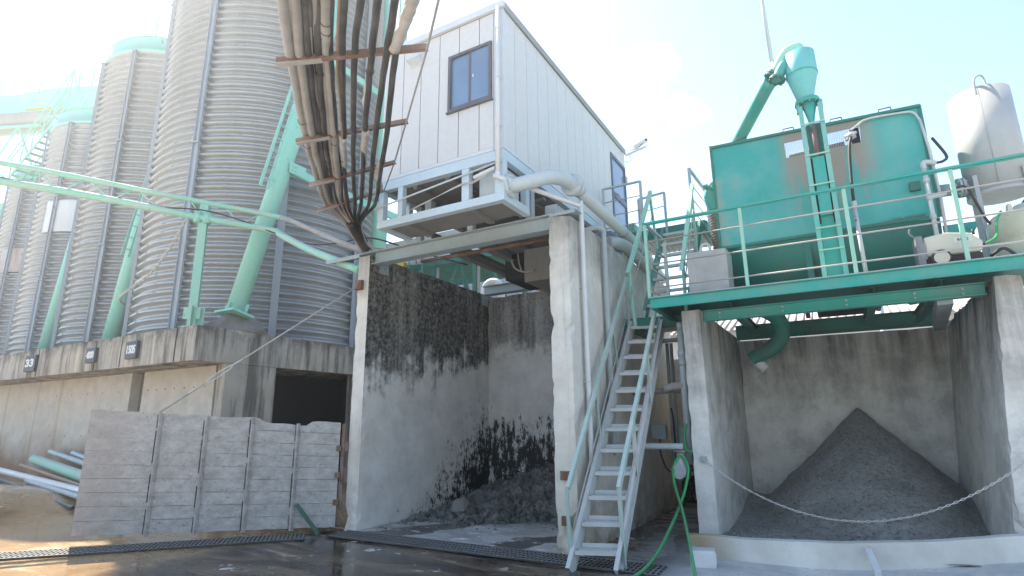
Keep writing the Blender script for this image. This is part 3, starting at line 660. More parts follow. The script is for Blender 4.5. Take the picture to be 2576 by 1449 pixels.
m.bar(po + V3((.05, -.06, PT + .15)), po + V3((.05, -.06, PT + .40)), .33, .014, (.66, -.75, 0)); m.box(-12.02, PY + .02, PT + .001, -11.58, 7.02, PT + .02); m.build('base_plate', M['mint_worn'], t)
m = MB()
for s_ in (-.09, .09): m.tube([V3((-11.765, 6.733, 6.07)) + V3((.66, .75, 0)) * s_ + V3((0, 0, -.12)), V3((-11.765, 6.733, 6.07)) + V3((.66, .75, 0)) * s_ + V3((0, 0, .12))], .085, 10)
m.build('pipe_clamp', M['mint_worn'], t)
m = MB(); m.tube(curve_pts([(-15.5, 2.6, 6.72), (-14.2, 3.93, 6.53), (-13.5, 4.75, 6.36), (-12.9, 5.42, 6.35), (-12.3, 6.08, 6.23), (-11.77, 6.70, 6.25), (-11.3, 7.22, 6.12), (-10.6, 7.8, 5.80), (-9.6, 7.9, 5.42), (-8.6, 7.8, 5.25), (-7.5, 7.6, 5.1), (-6.9, 8.2, 4.9), (-6.2, 9, 4.7)], 6), .016, 6); tag(m.build('black_cable', M['cable_dark'], loc=(-11.8, 6.7, 6.2)), 'slack black cable strung along the mint pipe truss', 'cable')
m = MB(); links(m, curve_pts([(-11.95, 6.5, 6.05), (-12.6, 6.55, 5.45), (-13.4, 6.62, 5.0), (-14.2, 6.65, 4.78), (-15.2, 6.9, 4.72), (-16.6, 7.6, 4.86), (-17.9, 8.45, 5.05)], 6), .085, .013); tag(m.build('hanging_chain', M['chain'], loc=(-14, 6.6, 4.8)), 'pale chain hanging from the pipe truss to the second silo', 'chain')
m = MB(); m.box(-7.35, 7.9, 4.02, -7.22, 8.0, 4.62); m.box(-7.1, 7.9, 4.45, -6.92, 8.0, 4.6); tag(m.build('yellow_bracket', M['yellow'], loc=(-7.3, 7.9, 4)), 'small yellow bracket behind the left bay wall top', 'bracket')

# ------------------------------------------------------------------ cable bridge: lashed conduits and cables on rusty angle irons
t = thing('cable_bundle', (-6.75, 6.7, 4.45), 'bundle of dusty conduits and black cables lashed to rusty crossbars overhead', 'cable bundle')
CAB = [
('cable_grey', 0.038, [(-2.246, 1.510, 3.926), (-2.715, 1.883, 4.189), (-3.310, 2.415, 4.323), (-4.480, 3.523, 4.516), (-5.472, 4.524, 4.684), (-6.546, 5.641, 4.909), (-6.676, 6.198, 4.772), (-6.784, 6.661, 4.504)]),
('cable_grey', 0.036, [(-2.193, 1.560, 3.936), (-2.653, 1.928, 4.192), (-3.247, 2.452, 4.321), (-4.407, 3.555, 4.490), (-5.406, 4.550, 4.677), (-6.492, 5.671, 4.913), (-6.670, 6.227, 4.784), (-6.806, 6.700, 4.515)]),
('cable_dark', 0.026, [(-2.147, 1.582, 3.935), (-2.611, 1.963, 4.202), (-3.196, 2.484, 4.318), (-4.331, 3.571, 4.493), (-5.382, 4.595, 4.667), (-6.441, 5.687, 4.918), (-6.631, 6.215, 4.782), (-6.778, 6.690, 4.523)]),
('cable_dark', 0.022, [(-2.126, 1.601, 3.938), (-2.583, 1.980, 4.197), (-3.212, 2.529, 4.352), (-4.312, 3.582, 4.479), (-5.379, 4.630, 4.684), (-6.427, 5.715, 4.913), (-6.607, 6.219, 4.770), (-6.774, 6.697, 4.504)]),
('cable_grey', 0.020, [(-2.064, 1.587, 3.901), (-2.560, 1.997, 4.197), (-3.178, 2.533, 4.358), (-4.293, 3.591, 4.484), (-5.346, 4.632, 4.695), (-6.388, 5.704, 4.902), (-6.594, 6.215, 4.770), (-6.751, 6.693, 4.504)]),
('cable_dark', 0.026, [(-2.081, 1.632, 3.937), (-2.534, 2.012, 4.203), (-3.126, 2.521, 4.327), (-4.271, 3.597, 4.476), (-5.307, 4.630, 4.689), (-6.370, 5.719, 4.914), (-6.615, 6.250, 4.809), (-6.770, 6.719, 4.531)]),
('cable_grey', 0.036, [(-2.026, 1.630, 3.908), (-2.477, 2.016, 4.182), (-3.094, 2.572, 4.340), (-4.215, 3.667, 4.494), (-5.252, 4.675, 4.668), (-6.362, 5.758, 4.933), (-6.575, 6.239, 4.790), (-6.743, 6.713, 4.497)]),
('cable_orange', 0.012, [(-2.004, 1.619, 3.894), (-2.473, 2.022, 4.185), (-3.080, 2.579, 4.352), (-4.173, 3.656, 4.475), (-5.227, 4.684, 4.676), (-6.331, 5.755, 4.916), (-6.590, 6.263, 4.781), (-6.719, 6.686, 4.526)]),
('cable_dark', 0.024, [(-2.025, 1.663, 3.938), (-2.448, 2.028, 4.182), (-3.061, 2.575, 4.330), (-4.183, 3.664, 4.489), (-5.223, 4.692, 4.687), (-6.319, 5.759, 4.930), (-6.554, 6.238, 4.764), (-6.750, 6.719, 4.517)]),
('cable_orange', 0.012, [(-1.954, 1.660, 3.907), (-2.395, 2.049, 4.163), (-3.020, 2.603, 4.341), (-4.118, 3.691, 4.474), (-5.167, 4.707, 4.681), (-6.287, 5.787, 4.911), (-6.549, 6.251, 4.763), (-6.733, 6.720, 4.525)]),
('cable_dark', 0.026, [(-1.938, 1.684, 3.910), (-2.361, 2.059, 4.166), (-2.976, 2.615, 4.325), (-4.139, 3.726, 4.493), (-5.164, 4.704, 4.684), (-6.264, 5.814, 4.917), (-6.551, 6.261, 4.769), (-6.717, 6.703, 4.526)]),
('cable_dark', 0.026, [(-1.843, 1.728, 3.902), (-2.283, 2.122, 4.176), (-2.905, 2.669, 4.335), (-4.025, 3.749, 4.469), (-5.094, 4.786, 4.705), (-6.187, 5.881, 4.921), (-6.558, 6.293, 4.795), (-6.706, 6.714, 4.493)]),
('cable_dark', 0.027, [(-1.778, 1.798, 3.928), (-2.197, 2.179, 4.175), (-2.791, 2.730, 4.333), (-3.919, 3.800, 4.482), (-4.967, 4.822, 4.670), (-6.067, 5.888, 4.901), (-6.532, 6.296, 4.772), (-6.729, 6.745, 4.505)]),
('cable_dark', 0.027, [(-1.680, 1.841, 3.913), (-2.107, 2.241, 4.194), (-2.692, 2.784, 4.332), (-3.843, 3.876, 4.484), (-4.896, 4.904, 4.691), (-5.972, 5.961, 4.914), (-6.514, 6.311, 4.800), (-6.710, 6.744, 4.521)]),
('cable_dark', 0.027, [(-1.609, 1.858, 3.901), (-2.032, 2.291, 4.188), (-2.649, 2.839, 4.351), (-3.755, 3.946, 4.485), (-4.771, 4.919, 4.654), (-5.907, 6.032, 4.924), (-6.471, 6.295, 4.795), (-6.692, 6.735, 4.525)]),
]
for mat, r, pts in CAB:
    cp = curve_pts(pts, 10); cp = [p + V3((noise.noise(p * 2.3 + V3((r * 90, 0, 0))), 0, noise.noise(p * 2.1 + V3((0, r * 70, 3))))) * .012 for p in cp]
    m = MB(); m.tube(cp, r, 10); m.build('conduit' if mat == 'cable_grey' else 'cable', M[mat], t)
for k, (ia, f, r) in enumerate(((0, .5, .030), (1, .35, .034), (1, .75, .022), (2, .5, .024), (3, .5, .028), (4, .5, .024), (5, .5, .030), (6, .55, .022))):
    pts = [V3(p).lerp(V3(q), f) + V3((0, 0, .035 if k % 2 else .012)) for p, q in zip(CAB[ia][2], CAB[ia + 1][2])]
    m = MB(); m.tube(curve_pts(pts, 8), r, 10); m.build('conduit', M[('cable_grey', 'cable_grey', 'cable_dark')[k % 3]], t)
for k in range(34):          # thinner cables threaded between the conduits
    a = CAB[random.choice((1, 2, 3, 4, 5, 6, 7))][2]; b = CAB[random.choice((2, 3, 4, 5, 6, 8))][2]; f = random.random()
    pts = [V3(p).lerp(V3(q), f) + V3((random.uniform(-.02, .02), 0, random.uniform(-.01, .035))) for p, q in zip(a, b)]
    m = MB(); m.tube(curve_pts(pts, 6), random.uniform(.006, .012), 6); m.build('cable', M[random.choice(('cable_dark', 'cable_dark', 'cable_grey'))], t)
for mat, r, pts in (('cable_white', .042, [(-1.38, 1.74, 3.9), (-1.982, 2.252, 4.138), (-2.288, 2.521, 4.247), (-2.539, 2.716, 4.304)]), ('cable_white', .042, [(-4.272, 4.427, 4.597), (-4.503, 4.64, 4.632), (-4.736, 4.852, 4.668), (-5.195, 5.38, 4.808), (-5.539, 5.637, 4.877)]),
                    ('cable_white', .034, [(-4.133, 3.711, 4.47), (-4.574, 4.142, 4.568), (-4.867, 4.43, 4.636)]), ('cable_white', .034, [(-3.784, 3.681, 4.447), (-4.232, 4.11, 4.538), (-4.597, 4.469, 4.626)]), ('cable_white', .034, [(-3.104, 3.019, 4.395), (-3.293, 3.198, 4.424), (-3.486, 3.374, 4.459)])):
    cp = curve_pts(pts, 7); m = MB(); m.tube([p + V3((noise.noise(p * 9), noise.noise(p * 9 + V3((5, 0, 0))), 0)) * .012 for p in cp], [r * (1 + .25 * noise.noise(p * 14)) for p in cp], 10); m.build('frayed_wrap', M[mat], t)
for a, b in (((-3.367, 2.339, 4.248), (-2.367, 2.888, 4.339)), ((-4.478, 3.418, 4.386), (-3.466, 3.947, 4.576)), ((-5.506, 4.447, 4.534), (-4.517, 4.939, 4.808)), ((-6.601, 5.529, 4.778), (-5.683, 5.975, 5.071))):
    m = MB(); m.bar(a, b, .040, .005, (0, 0, 1)); m.bar(a, b, .005, .04, (0, 0, 1), os=.0175, ou=.0225)
    c0 = V3(a); c1 = c0.lerp(V3(b), .30); m.build('crossbar', M['rust'], t); m = MB(); m.bar(c0 - V3((0, 0, .010)), c1 - V3((0, 0, .010)), .044, .012); m.build('crossbar_plate', M['cable_grey'], t)
for k in range(26):          # wire lashings
    mat, r, pts = random.choice(CAB); cp = curve_pts(pts, 12); i = random.randint(14, len(cp) - 22); p, q = cp[i], cp[i + 1]
    d = (q - p).normalized(); s_ = d.cross(V3((0, 0, 1))).normalized(); u = s_.cross(d); rr = r + .006
    ring = [p + s_ * rr * math.cos(a) + u * rr * math.sin(a) + d * .012 * math.sin(a * .5) for a in [2 * math.pi * j / 10 for j in range(11)]]
    m = MB(); m.tube(ring, .0035, 4); e = ring[-1]; m.tube([e, e + V3((random.uniform(-.04, .04), random.uniform(-.03, .03), random.uniform(-.07, .01)))], .003, 4); m.build('wire_tie', M['cable_dark'], t)
m = MB(); m.tube(curve_pts([(-6.559, 6.145, 4.781), (-6.646, 6.44, 4.609), (-6.70, 6.66, 4.50)], 5), .065, 8); m.build('bundle_tail', M['cable_dark'], t)
for k in range(3):
    m = MB(); m.tube(curve_pts([(-6.50 + .02 * k, 6.295, 4.80), (-6.62, 6.60, 4.60 - .02 * k), (-6.56, 6.80, 4.515), (-6.3 + .06 * k, 7.0, 4.515)], 6), .012, 6); m.build('cable', M['cable_white' if k == 1 else 'cable_grey'], t)
m = MB(); m.tube([(-1.2, 1.72, 3.85), (-1.868, 2.367, 4.173), (-2.378, 2.884, 4.333), (-3.488, 3.936, 4.568), (-4.539, 4.928, 4.803), (-5.689, 5.974, 5.065)], .0095, 8); tag(m.build('messenger_wire', M['wire'], loc=(-5.689, 5.974, 5.065)), 'taut twisted steel wire along the right ends of the rusty crossbars', 'wire')

# ------------------------------------------------------------------ plank gate
g0 = V3((-6.97, 6.60, .0)); g1 = V3((-9.42, 4.13, .07)); gdv = (g1 - g0); gl = gdv.length; gdv.normalize(); gn = V3((-gdv.y, gdv.x, 0)).normalized()
if gn.y > 0: gn = -gn                       # towards the yard
t = thing('plank_gate', g0, 'wide swung open gate of cement caked planks with upright ribs', 'gate')
npl = 9; H0, H1 = 1.62, 1.77
def gp(u, z, off=0): return g0 + gdv * u * gl + V3((0, 0, z)) + gn * off
for i in range(npl):
    m = MB(); N = 40; vs = []
    for j in range(N + 1):
        u = j / N; h = H0 + (H1 - H0) * u; za = .06 + (h - .06) * i / npl; zb = .06 + (h - .06) * (i + 1) / npl - .005
        if i == npl - 1:
            zb += .03 * noise.noise(V3((u * 9, 0, 0))) - (.06 * smooth01((.36 - u) / .05) if .13 < u < .36 else 0) - (.03 if u < .13 else 0) * abs(noise.noise(V3((u * 30, 1, 0))))
        o_ = .007 * noise.noise(V3((u * 7, i * 3.1, 0))) + .004 * noise.noise(V3((u * 25, i * 3.1, 4)))
        e = .018 if j in (0, N) else 0
        vs += [gp(u, za + .006 * noise.noise(V3((u * 12, i, 9))), o_), gp(u, zb + (.006 * noise.noise(V3((u * 15, i + 1, 9)))), o_), gp(u, zb, -.05), gp(u, za, -.05)]
    fs = [(0, 1, 2, 3), (4 * N + 3, 4 * N + 2, 4 * N + 1, 4 * N)]
    for j in range(N): a = 4 * j; fs += [(a, a + 4, a + 5, a + 1), (a + 1, a + 5, a + 6, a + 2), (a + 2, a + 6, a + 7, a + 3), (a + 3, a + 7, a + 4, a)]
    m.add(vs, fs); m.build('plank', M['gate'], t)
for u in (.185, .375, .56, .74):
    m = MB(); N = 30; h = H0 + (H1 - H0) * u - (.07 if u < .3 else .02); vs = []
    for j in range(N + 1):
        z = .03 + (h - .01) * j / N; o_ = .018 * noise.noise(V3((z * 5, u * 20, 0)))
        wv = .02 + .012 * noise.noise(V3((z * 7, u * 31, 2)))
        du = wv / gl; vs += [gp(u - du - .018 / gl, z, .012), gp(u - .006 / gl, z, .045 + o_), gp(u + .008 / gl, z, .045 + o_), gp(u + du, z, .012)]
    fs = []
    for j in range(N): a = 4 * j; fs += [(a, a + 1, a + 5, a + 4), (a + 1, a + 2, a + 6, a + 5), (a + 2, a + 3, a + 7, a + 6)]
    m.add(vs, fs); rb = m.build('rib', M['gate'], t); z = .05
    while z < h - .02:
        L_ = random.uniform(.2, .5); wv = random.uniform(.005, .013); m = MB(); m.bar(gp(u + .03 / gl, z, .013), gp(u + .03 / gl, min(h - .01, z + L_), .013), wv, .012, gn); m.build('rib_shadow_strip', M['dark'], rb); z += L_ + random.uniform(.02, .2)  # dark strips standing in for the shadow beside each rib
for z in (.42, .82, 1.22):
    m = MB(); m.bar(gp(-.008, z, .01), gp(.014, z, .01), .06, .08); m.tube([gp(-.018, z - .12, .0), gp(-.018, z + .12, .0)], .022, 8); m.bar(gp(-.035, z + .03, -.02), gp(-.02, z + .03, -.02), .03, .14); m.build('hinge', M['rust'], t)
m = MB(); m.bar(gp(-.014, .08, -.03), gp(-.014, 1.6, -.03), .05, .05, gdv); m.build('hinge_post', M['rust'], t)
# tension rod with turnbuckle from the gate up to the left wall
a, b = V3((-6.83, 6.70, 3.88)), gp(.745, H1 - .03, .03)
t = thing('tie_rod', a, 'thin steel tie rod with links from the left wall down to the gate', 'tie rod')
def ab(f): return a.lerp(b, f)
m = MB(); m.tube([ab(0), ab(.62)], .013, 8); m.tube([ab(.72), ab(.82)], .012, 8); m.tube([ab(.86), ab(1)], .017, 8); m.build('rod', M['wire'], t)
m = MB(); d = (b - a).normalized(); s_ = d.cross(V3((0, 0, 1))).normalized(); u_ = s_.cross(d)
for f0, f1, vv in ((.61, .67, s_), (.66, .79, u_), (.81, .87, s_)):
    c0 = ab((f0 + f1) / 2); hl = (b - a).length * (f1 - f0) / 2; ring = [c0 + d * hl * math.cos(q) + vv * .03 * math.sin(q) for q in [2 * math.pi * j / 14 for j in range(15)]]; m.tube(ring, .011, 6, caps=False)
m.build('link', M['chain'], t)
m = MB(); m.box(-6.90, 6.655, 3.80, -6.75, 6.718, 3.96); m.tube([(-6.83, 6.64, 3.88), (-6.83, 6.70, 3.88)], .035, 8); m.build('anchor_plate', M['rust'], t)
# angle bar propped against the gate
m = MB(); p, q = V3((-6.96, 6.27, .01)), V3((-7.334, 6.148, .413)); m.bar(p, q, .05, .008, gn); m.bar(p, q, .008, .05, gn, os=.026, ou=-.02); tag(m.build('angle_bar', paint('dark_green_angle', (.02, .12, .07), (.06, .06, .055), .8, .6, 5), loc=p), 'worn green angle bar propped against the foot of the gate', 'metal bar')

# loose pipes lying along the foot of the plinth
def loose(name, p, q, r, mat, label):
    m = MB(); p = V3(p); q = V3(q); m.tube([p, q], r, 14, caps=False); m.tube([q, p], r * .82, 14, caps=False)
    d = (q - p).normalized()
    for c_ in (p, q):
        ref = d.cross(V3((0, 0, 1))).normalized(); up = ref.cross(d); n = 14; vs = []
        for k in range(n): an = 2 * math.pi * k / n; v = ref * math.cos(an) + up * math.sin(an); vs += [c_ + v * r, c_ + v * r * .82]
        m.add(vs, [(2 * k, 2 * ((k + 1) % n), 2 * ((k + 1) % n) + 1, 2 * k + 1) for k in range(n)])
    return tag(m.build(name, mat, loc=p), label, 'pipe', 'loose pipes beside the plinth')
loose('loose_pipe', (-18.4, 6.95, .78), (-13.0, 6.25, .42), .12, M['mint_worn'], 'thick mint pipe with a cream end lying among the loose pipes')
loose('loose_pipe', (-18.6, 7.35, .95), (-13.2, 6.7, .50), .065, M['pipe_grey'], 'upper grey pipe with a flanged end on the pile')
loose('loose_pipe', (-17.6, 7.45, .92), (-13.6, 6.85, .60), .06, M['paleblue'], 'pale blue pipe highest and hindmost on the pile')
loose('loose_pipe', (-19.2, 6.35, .58), (-12.7, 5.75, .36), .07, M['white_pvc'], 'long white pipe at the front of the pile')
loose('loose_pipe', (-18.2, 6.6, .66), (-13.1, 6.05, .34), .04, M['cable_orange'], 'thin orange pink pipe between the mint and white pipes')
loose('loose_pipe', (-16.2, 6.05, .42), (-12.4, 5.55, .30), .05, M['grey_paint'], 'short grey pipe with an open dark end in front of the pile')
loose('loose_pipe', (-18.6, 6.1, .46), (-12.3, 5.35, .16), .035, M['dark'], 'thin black pipe lowest at the front of the pile')
loose('loose_pipe', (-17.3, 7.5, .80), (-15.1, 6.95, .72), .05, M['cream_plastic'], 'short cream pipe half hidden at the back of the pile')

# ------------------------------------------------------------------ beams over the rubble bay
def beam(name, parts, label, cat='beam'):
    t = thing(name, parts[0][1], label, cat)
    for nm, _, mb_, mat in parts: mb_.build(nm, mat, t)
    return t
m = MB(); m.box(-6.632, 6.84, 4.252, -3.27, 6.855, 4.448); m.box(-6.632, 6.75, 4.238, -3.27, 6.945, 4.251)
m2 = MB(); m2.box(-7.76, 6.75, 4.449, -2.84, 6.95, 4.466); m2.box(-7.74, 6.752, 4.40, -6.93, 6.765, 4.448); m2.box(-3.25, 6.74, 4.412, -2.86, 6.752, 4.4485)
m3 = MB(); m3.box(-6.638, 6.96, 4.12, -6.625, 7.18, 4.40); m3.tube([(-6.64, 7.07, 4.22), (-6.605, 7.07, 4.22)], .014, 6)
beam('support_beam', [('web', (-6.9, 6.85, 4.25), m, M['beam_grey']), ('top_flange', 0, m2, M['beam_grey']), ('end_plate', 0, m3, M['beam_grey'])], 'front grey steel beam spanning the two tall walls under the cabin')
m = MB(); m.hbeam((-6.63, 10.30, 4.455), (-3.27, 10.30, 4.455), .2, .2); m2 = MB(); m2.box(-6.63, 10.19, 4.13, -6.61, 10.42, 4.352)
beam('support_beam', [('web', (-6.6, 10.3, 4.4), m, M['beam_grey']), ('end_plate', 0, m2, M['beam_grey'])], 'rear grey steel beam above the blotched back wall')
for x, lab in ((-5.52, 'left grey joist under the cabin floor'), (-4.92, 'second joist from the left under the cabin floor'), (-3.75, 'right joist under the cabin floor, half behind the pillar')):
    m = MB(); m.hbeam((x, 6.96, 4.555), (x, 11.2, 4.555), .16, .17); tag(m.build('floor_joist', M['under_grey'], loc=(x, 6.95, 4.5)), lab, 'beam', 'joists under the cabin')
m = MB(); m.tube([(-6.12, 7.32, 4.33), (-6.2, 7.32, 4.335), (-6.25, 7.32, 4.38), (-6.25, 7.34, 4.43)], .042, 10); m2 = MB(); m2.tube([(-6.1, 7.32, 4.33), (-3.27, 7.32, 4.30)], .034, 12)
m.tube([(-6.08, 7.32, 4.33), (-6.0, 7.32, 4.33)], .045, 12)
t = thing('rusty_pipe', (-6.1, 7.32, 4.3), 'rusty brown pipe with grey elbow running under the front beam', 'pipe'); m.build('elbow', M['pipe_grey'], t); m2.build('pipe', M['rust'], t)
# machinery box hung under the cabin floor
t = thing('hung_machine_box', (-4.4, 8.4, 4.0), 'brown grey machine box with dark opening hung under the cabin', 'machine')
m = MB(); m.box(-4.62, 8.5, 4.02, -3.3, 9.6, 4.62); m.build('casing', M['under_grey'], t)
m = MB(); m.box(-5.05, 8.56, 4.12, -4.625, 9.5, 4.60); m.build('opening', M['dark_inside'], t)
m = MB(); m.tube(curve_pts([(-4.9, 8.5, 4.5), (-4.8, 8.48, 4.3), (-4.6, 8.47, 4.2), (-4.4, 8.45, 4.2)], 6), .018, 6); m.tube(curve_pts([(-4.75, 8.5, 4.58), (-4.72, 8.48, 4.4), (-4.66, 8.47, 4.22)], 6), .014, 6); m.build('hose', M['cable_grey'], t)

# ------------------------------------------------------------------ cabin on the beams
SX0, SX1, SY0, SY1, SZ0, SZ1 = -5.77, -3.545, 5.99, 11.32, 5.234, 7.54
t = thing('control_cabin', (-4.65, 8.6, 4.48), 'pale panelled control cabin perched above the rubble bay', 'cabin')
m = MB(); m.box(SX0 + .02, SY0 + .02, SZ0 + .01, SX1 - .02, SY1 - .02, SZ1 - .02); m.build('core', M['roof_dark'], t)
gx = [SX0, -5.385, -5.03, -4.675, -4.31, -3.95, -3.70]; m = MB(); g = .007
W0, W1, WZ0, WZ1 = -4.492, -3.732, 6.035, 6.972
for a, b in zip(gx, gx[1:]):
    a += g; b -= g
    if b < W0 or a > W1: m.box(a, SY0, SZ0 + .06, b, SY0 + .021, SZ1 - .1)
    else:
        m.box(a, SY0, SZ0 + .06, b, SY0 + .021, WZ0); m.box(a, SY0, WZ1, b, SY0 + .021, SZ1 - .1)
        if a < W0: m.box(a, SY0, WZ0, W0, SY0 + .021, WZ1)
        if b > W1: m.box(W1, SY0, WZ0, b, SY0 + .021, WZ1)
m.build('front_wall', M['shed_wall'], t)
m = MB(); ys_ = [SY0 + .06] + [6.325 + .365 * i for i in range(14)] + [SY1]
for a, b in zip(ys_, ys_[1:]):
    a += .005; b -= .005
    if b <= 10.36 or a >= 11.27: m.box(SX1 - .021, a, SZ0 + .06, SX1, b, SZ1 - .1)
    else:
        m.box(SX1 - .021, a, 7.09, SX1, b, SZ1 - .1)
        if a < 10.36: m.box(SX1 - .021, a, SZ0 + .06, SX1, 10.36, 7.09)
        if b > 11.27: m.box(SX1 - .021, 11.27, SZ0 + .06, SX1, b, 7.09)
m.build('side_wall', M['shed_wall'], t)
m = MB(); m.box(-3.70 + g, SY0 - .006, SZ0 - .0, SX1 + .006, SY0 + .055, SZ1 - .09); m.box(SX0 - .004, SY0 - .004, SZ0, -3.706, SY0 + .03, SZ0 + .055); m.box(SX1 - .03, SY0 + .06, SZ0, SX1 + .004, SY1, SZ0 + .055); m.box(SX0 - .006, SY0 - .004, SZ0 + .056, SX0 + .035, SY0 + .06, SZ1 - .09); m.build('corner_trim', M['shed_trim'], t)
m = MB(); m.box(SX0 - .03, SY0 - .05, SZ1 - .09, SX1 + .03, SY0 - .0, SZ1 + .015); m.box(SX0 - .02, SY0 + .002, SZ1 - .0, SX1 + .02, SY1 + .02, SZ1 + .02); roof = m.build('roof', M['shed_trim'], t)
m = MB(); m.box(SX1 + .004, SY0 + .003, SZ1 - .09, SX1 + .03, SY1 + .03, SZ1 + .018); m.build('roof_edge', M['roof_dark'], roof)
win = MB(); fw = .045
win.box(W0, SY0 - .03, WZ0, W1, SY0 + .04, WZ0 + fw); win.box(W0, SY0 - .03, WZ1 - fw, W1, SY0 + .04, WZ1); win.box(W0, SY0 - .03, WZ0 + fw, W0 + fw, SY0 + .04, WZ1 - fw); win.box(W1 - fw, SY0 - .03, WZ0 + fw, W1, SY0 + .04, WZ1 - fw)
xm = (W0 + W1) / 2; win.box(xm - .02, SY0 - .01, WZ0 + fw, xm + .02, SY0 + .035, WZ1 - fw); win.box(W0 + fw, SY0 - .0, WZ0 + fw, xm - .02, SY0 + .03, WZ0 + fw + .035); win.box(xm + .02, SY0 - .012, WZ0 + fw, W1 - fw, SY0 + .03, WZ0 + fw + .03); win.box(W0 - .02, SY0 - .045, WZ0 - .02, W1 + .02, SY0 - .001, WZ0 - .001)
wf = win.build('window', M['win_frame'], t)
m = MB(); m.box(W0 + fw, SY0 + .008, WZ0 + fw + .035, xm - .02, SY0 + .014, WZ1 - fw); m.box(xm + .02, SY0 - .004, WZ0 + fw + .03, W1 - fw, SY0 + .002, WZ1 - fw); m.build('pane', M['window_glass'], wf)
m = MB(); m.box(xm + .05, SY0 - .012, 6.50, xm + .068, SY0 - .004, 6.54); m.build('latch', M['white_paint'], wf)
dr = MB(); x0, x1 = SX1 - .015, SX1 + .022
dr.box(x0, 10.36, SZ0 - .12, x1, 10.42, 7.09); dr.box(x0, 11.21, SZ0 - .12, x1, 11.27, 7.09); dr.box(x0, 10.42, 7.02, x1, 11.21, 7.09); dr.box(x0, 10.42, SZ0 - .12, x1, 11.21, SZ0 - .02); dr.box(x0, 10.42, 6.12, x1, 11.21, 6.24)
do = dr.build('door', paint('blue_grey_door', (.10, .13, .20), (.2, .2, .22), .2, .4), t)
m = MB(); m.box(x0 + .005, 10.42, SZ0 - .02, x0 + .012, 11.21, 6.12); m.box(x0 + .005, 10.42, 6.24, x0 + .012, 11.21, 7.02); m.build('pane', M['door_glass'], do)
m = MB(); m.tube([(x1, 10.47, 6.18), (x1 + .06, 10.47, 6.18), (x1 + .06, 10.58, 6.18)], .016, 8); m.build('handle', M['grey_paint'], do)
m = MB(); m.box(x1, 11.2, 6.72, x1 + .03, 11.3, 6.86); m.build('door_closer', M['grey_paint'], do)
m = MB(); m.tube([(-3.585, SY0 - .07, 7.44), (-3.60, SY0 - .07, 4.80)], .028, 12); dp = m.build('downpipe', M['white_pvc'], t)
for z in (7.08, 6.3, 5.55): m = MB(); m.lathe([(.036, -.012), (.036, .012)], (-3.59, SY0 - .07, z), 12); m.box(-3.60, SY0 - .07, z - .01, -3.58, SY0 - .006, z + .01); m.build('clip', M['white_pvc'], dp)
m = MB(); m.prism([(-5.24, SY0 - .13, 7.12), (-5.24, SY0 - .002, 7.08), (-5.24, SY0 - .002, 7.25), (-5.24, SY0 - .03, 7.25)], (.22, 0, 0)); m.box(-5.26, SY0 - .012, 7.06, -5.0, SY0 - .002, 7.27); m.build('vent_hood', M['shed_trim'], t)
# steel tray under the front of the cabin
m = MB(); ZB, ZT = 4.483, 4.60
m.box(-5.81, SY0 - .002, ZB, SX1, SY0 + .11, ZT); m.box(-5.81, SY0 + .111, ZB, -5.72, 6.72, ZT); m.box(SX1 - .10, SY0 + .111, ZB, SX1, 6.72, ZT)
m.box(-5.81, SY0 - .002, 5.08, SX1, SY0 + .10, SZ0 - .003); m.box(SX1 - .10, SY0 + .101, 5.08, SX1 - .002, 11.2, SZ0 - .003); m.box(-5.81, SY0 + .101, 5.08, -5.71, 11.2, SZ0 - .003)
for a, b in ((-5.81, -5.70), (-5.415, -5.32), (-4.24, -4.115), (-3.69, SX1)): m.box(a, SY0 - .0, ZT + .001, b, SY0 + .095, 5.079)
m.box(SX1 - .1, 6.62, ZT + .001, SX1 - .002, 6.72, 5.079); m.box(-5.81, 6.62, ZT + .001, -5.72, 6.72, 5.079)
u = m.build('under_frame', M['paleblue'], t); bevel(u, .006, 2)
m = MB()
for x in (-5.40, -4.24, -3.70): m.box(x, SY0 + .112, ZB + .004, x + .10, 6.72, ZT - .02)
m.box(-5.719, SY0 + .112, ZB + .05, SX1 - .101, 6.72, ZB + .056); m.build('soffit_rib', M['under_grey'], t)
m = MB(); m.box(-5.70, SY0 + .10, 5.12, SX1 - .11, 11.2, 5.14); 
for x in (-5.2, -4.6, -4.0): m.box(x, SY0 + .1, 5.04, x + .07, 11.2, 5.118)
for y in (7.4, 8.8, 10.0): m.box(-5.7, y, 5.0, SX1 - .11, y + .08, 5.038)
m.build('floor_plate', M['under_grey'], t)
for x in (-5.72, -4.7, -3.66):
    for y in (6.80, 10.25): m = MB(); m.box(x, y, 4.56 if y > 9 else 4.467, x + .1, y + .1, 5.079); m.build('stub_leg', M['grey_paint'], t)
m = MB(); m.box(-4.03, 6.13, 4.63, -3.66, 6.60, 5.06); m.build('duct_box', M['pipe_grey'], t)
m = MB(); m.box(-5.30, 6.5, 4.70, -5.18, 6.62, 5.0); m.build('bracket', M['grey_paint'], t)
m = MB(); m.tube([(-5.86, SY0 - .025, 4.80), (SX1 - .02, SY0 - .025, 5.06 - .02)], .014, 8); m.build('front_conduit', M['pipe_grey'], t)
m = MB()
for k in range(3): m.tube(curve_pts([(-5.3, SY0 + .15, 4.72 + .01 * k), (-4.7, SY0 + .06, 4.80), (-4.2, SY0 - .03, 4.83 + .01 * k), (-4.0, SY0 - .04, 4.84 - .015 * k), (-3.62, SY0 - .04, 4.97)], 6), .007, 5)
m.build('cable_loop', M['cable_white'], t)
m = MB(); m.tube([(-4.0, SY0 - .045, 4.88), (-3.66, SY0 - .045, 4.95)], .028, 8); m.build('cable_sleeve', M['white_pvc'], t)
t = thing('control_box', (-3.55, 7.5, 4.55), 'grey control box with rounded end on the beam beside the big pipe', 'control box')
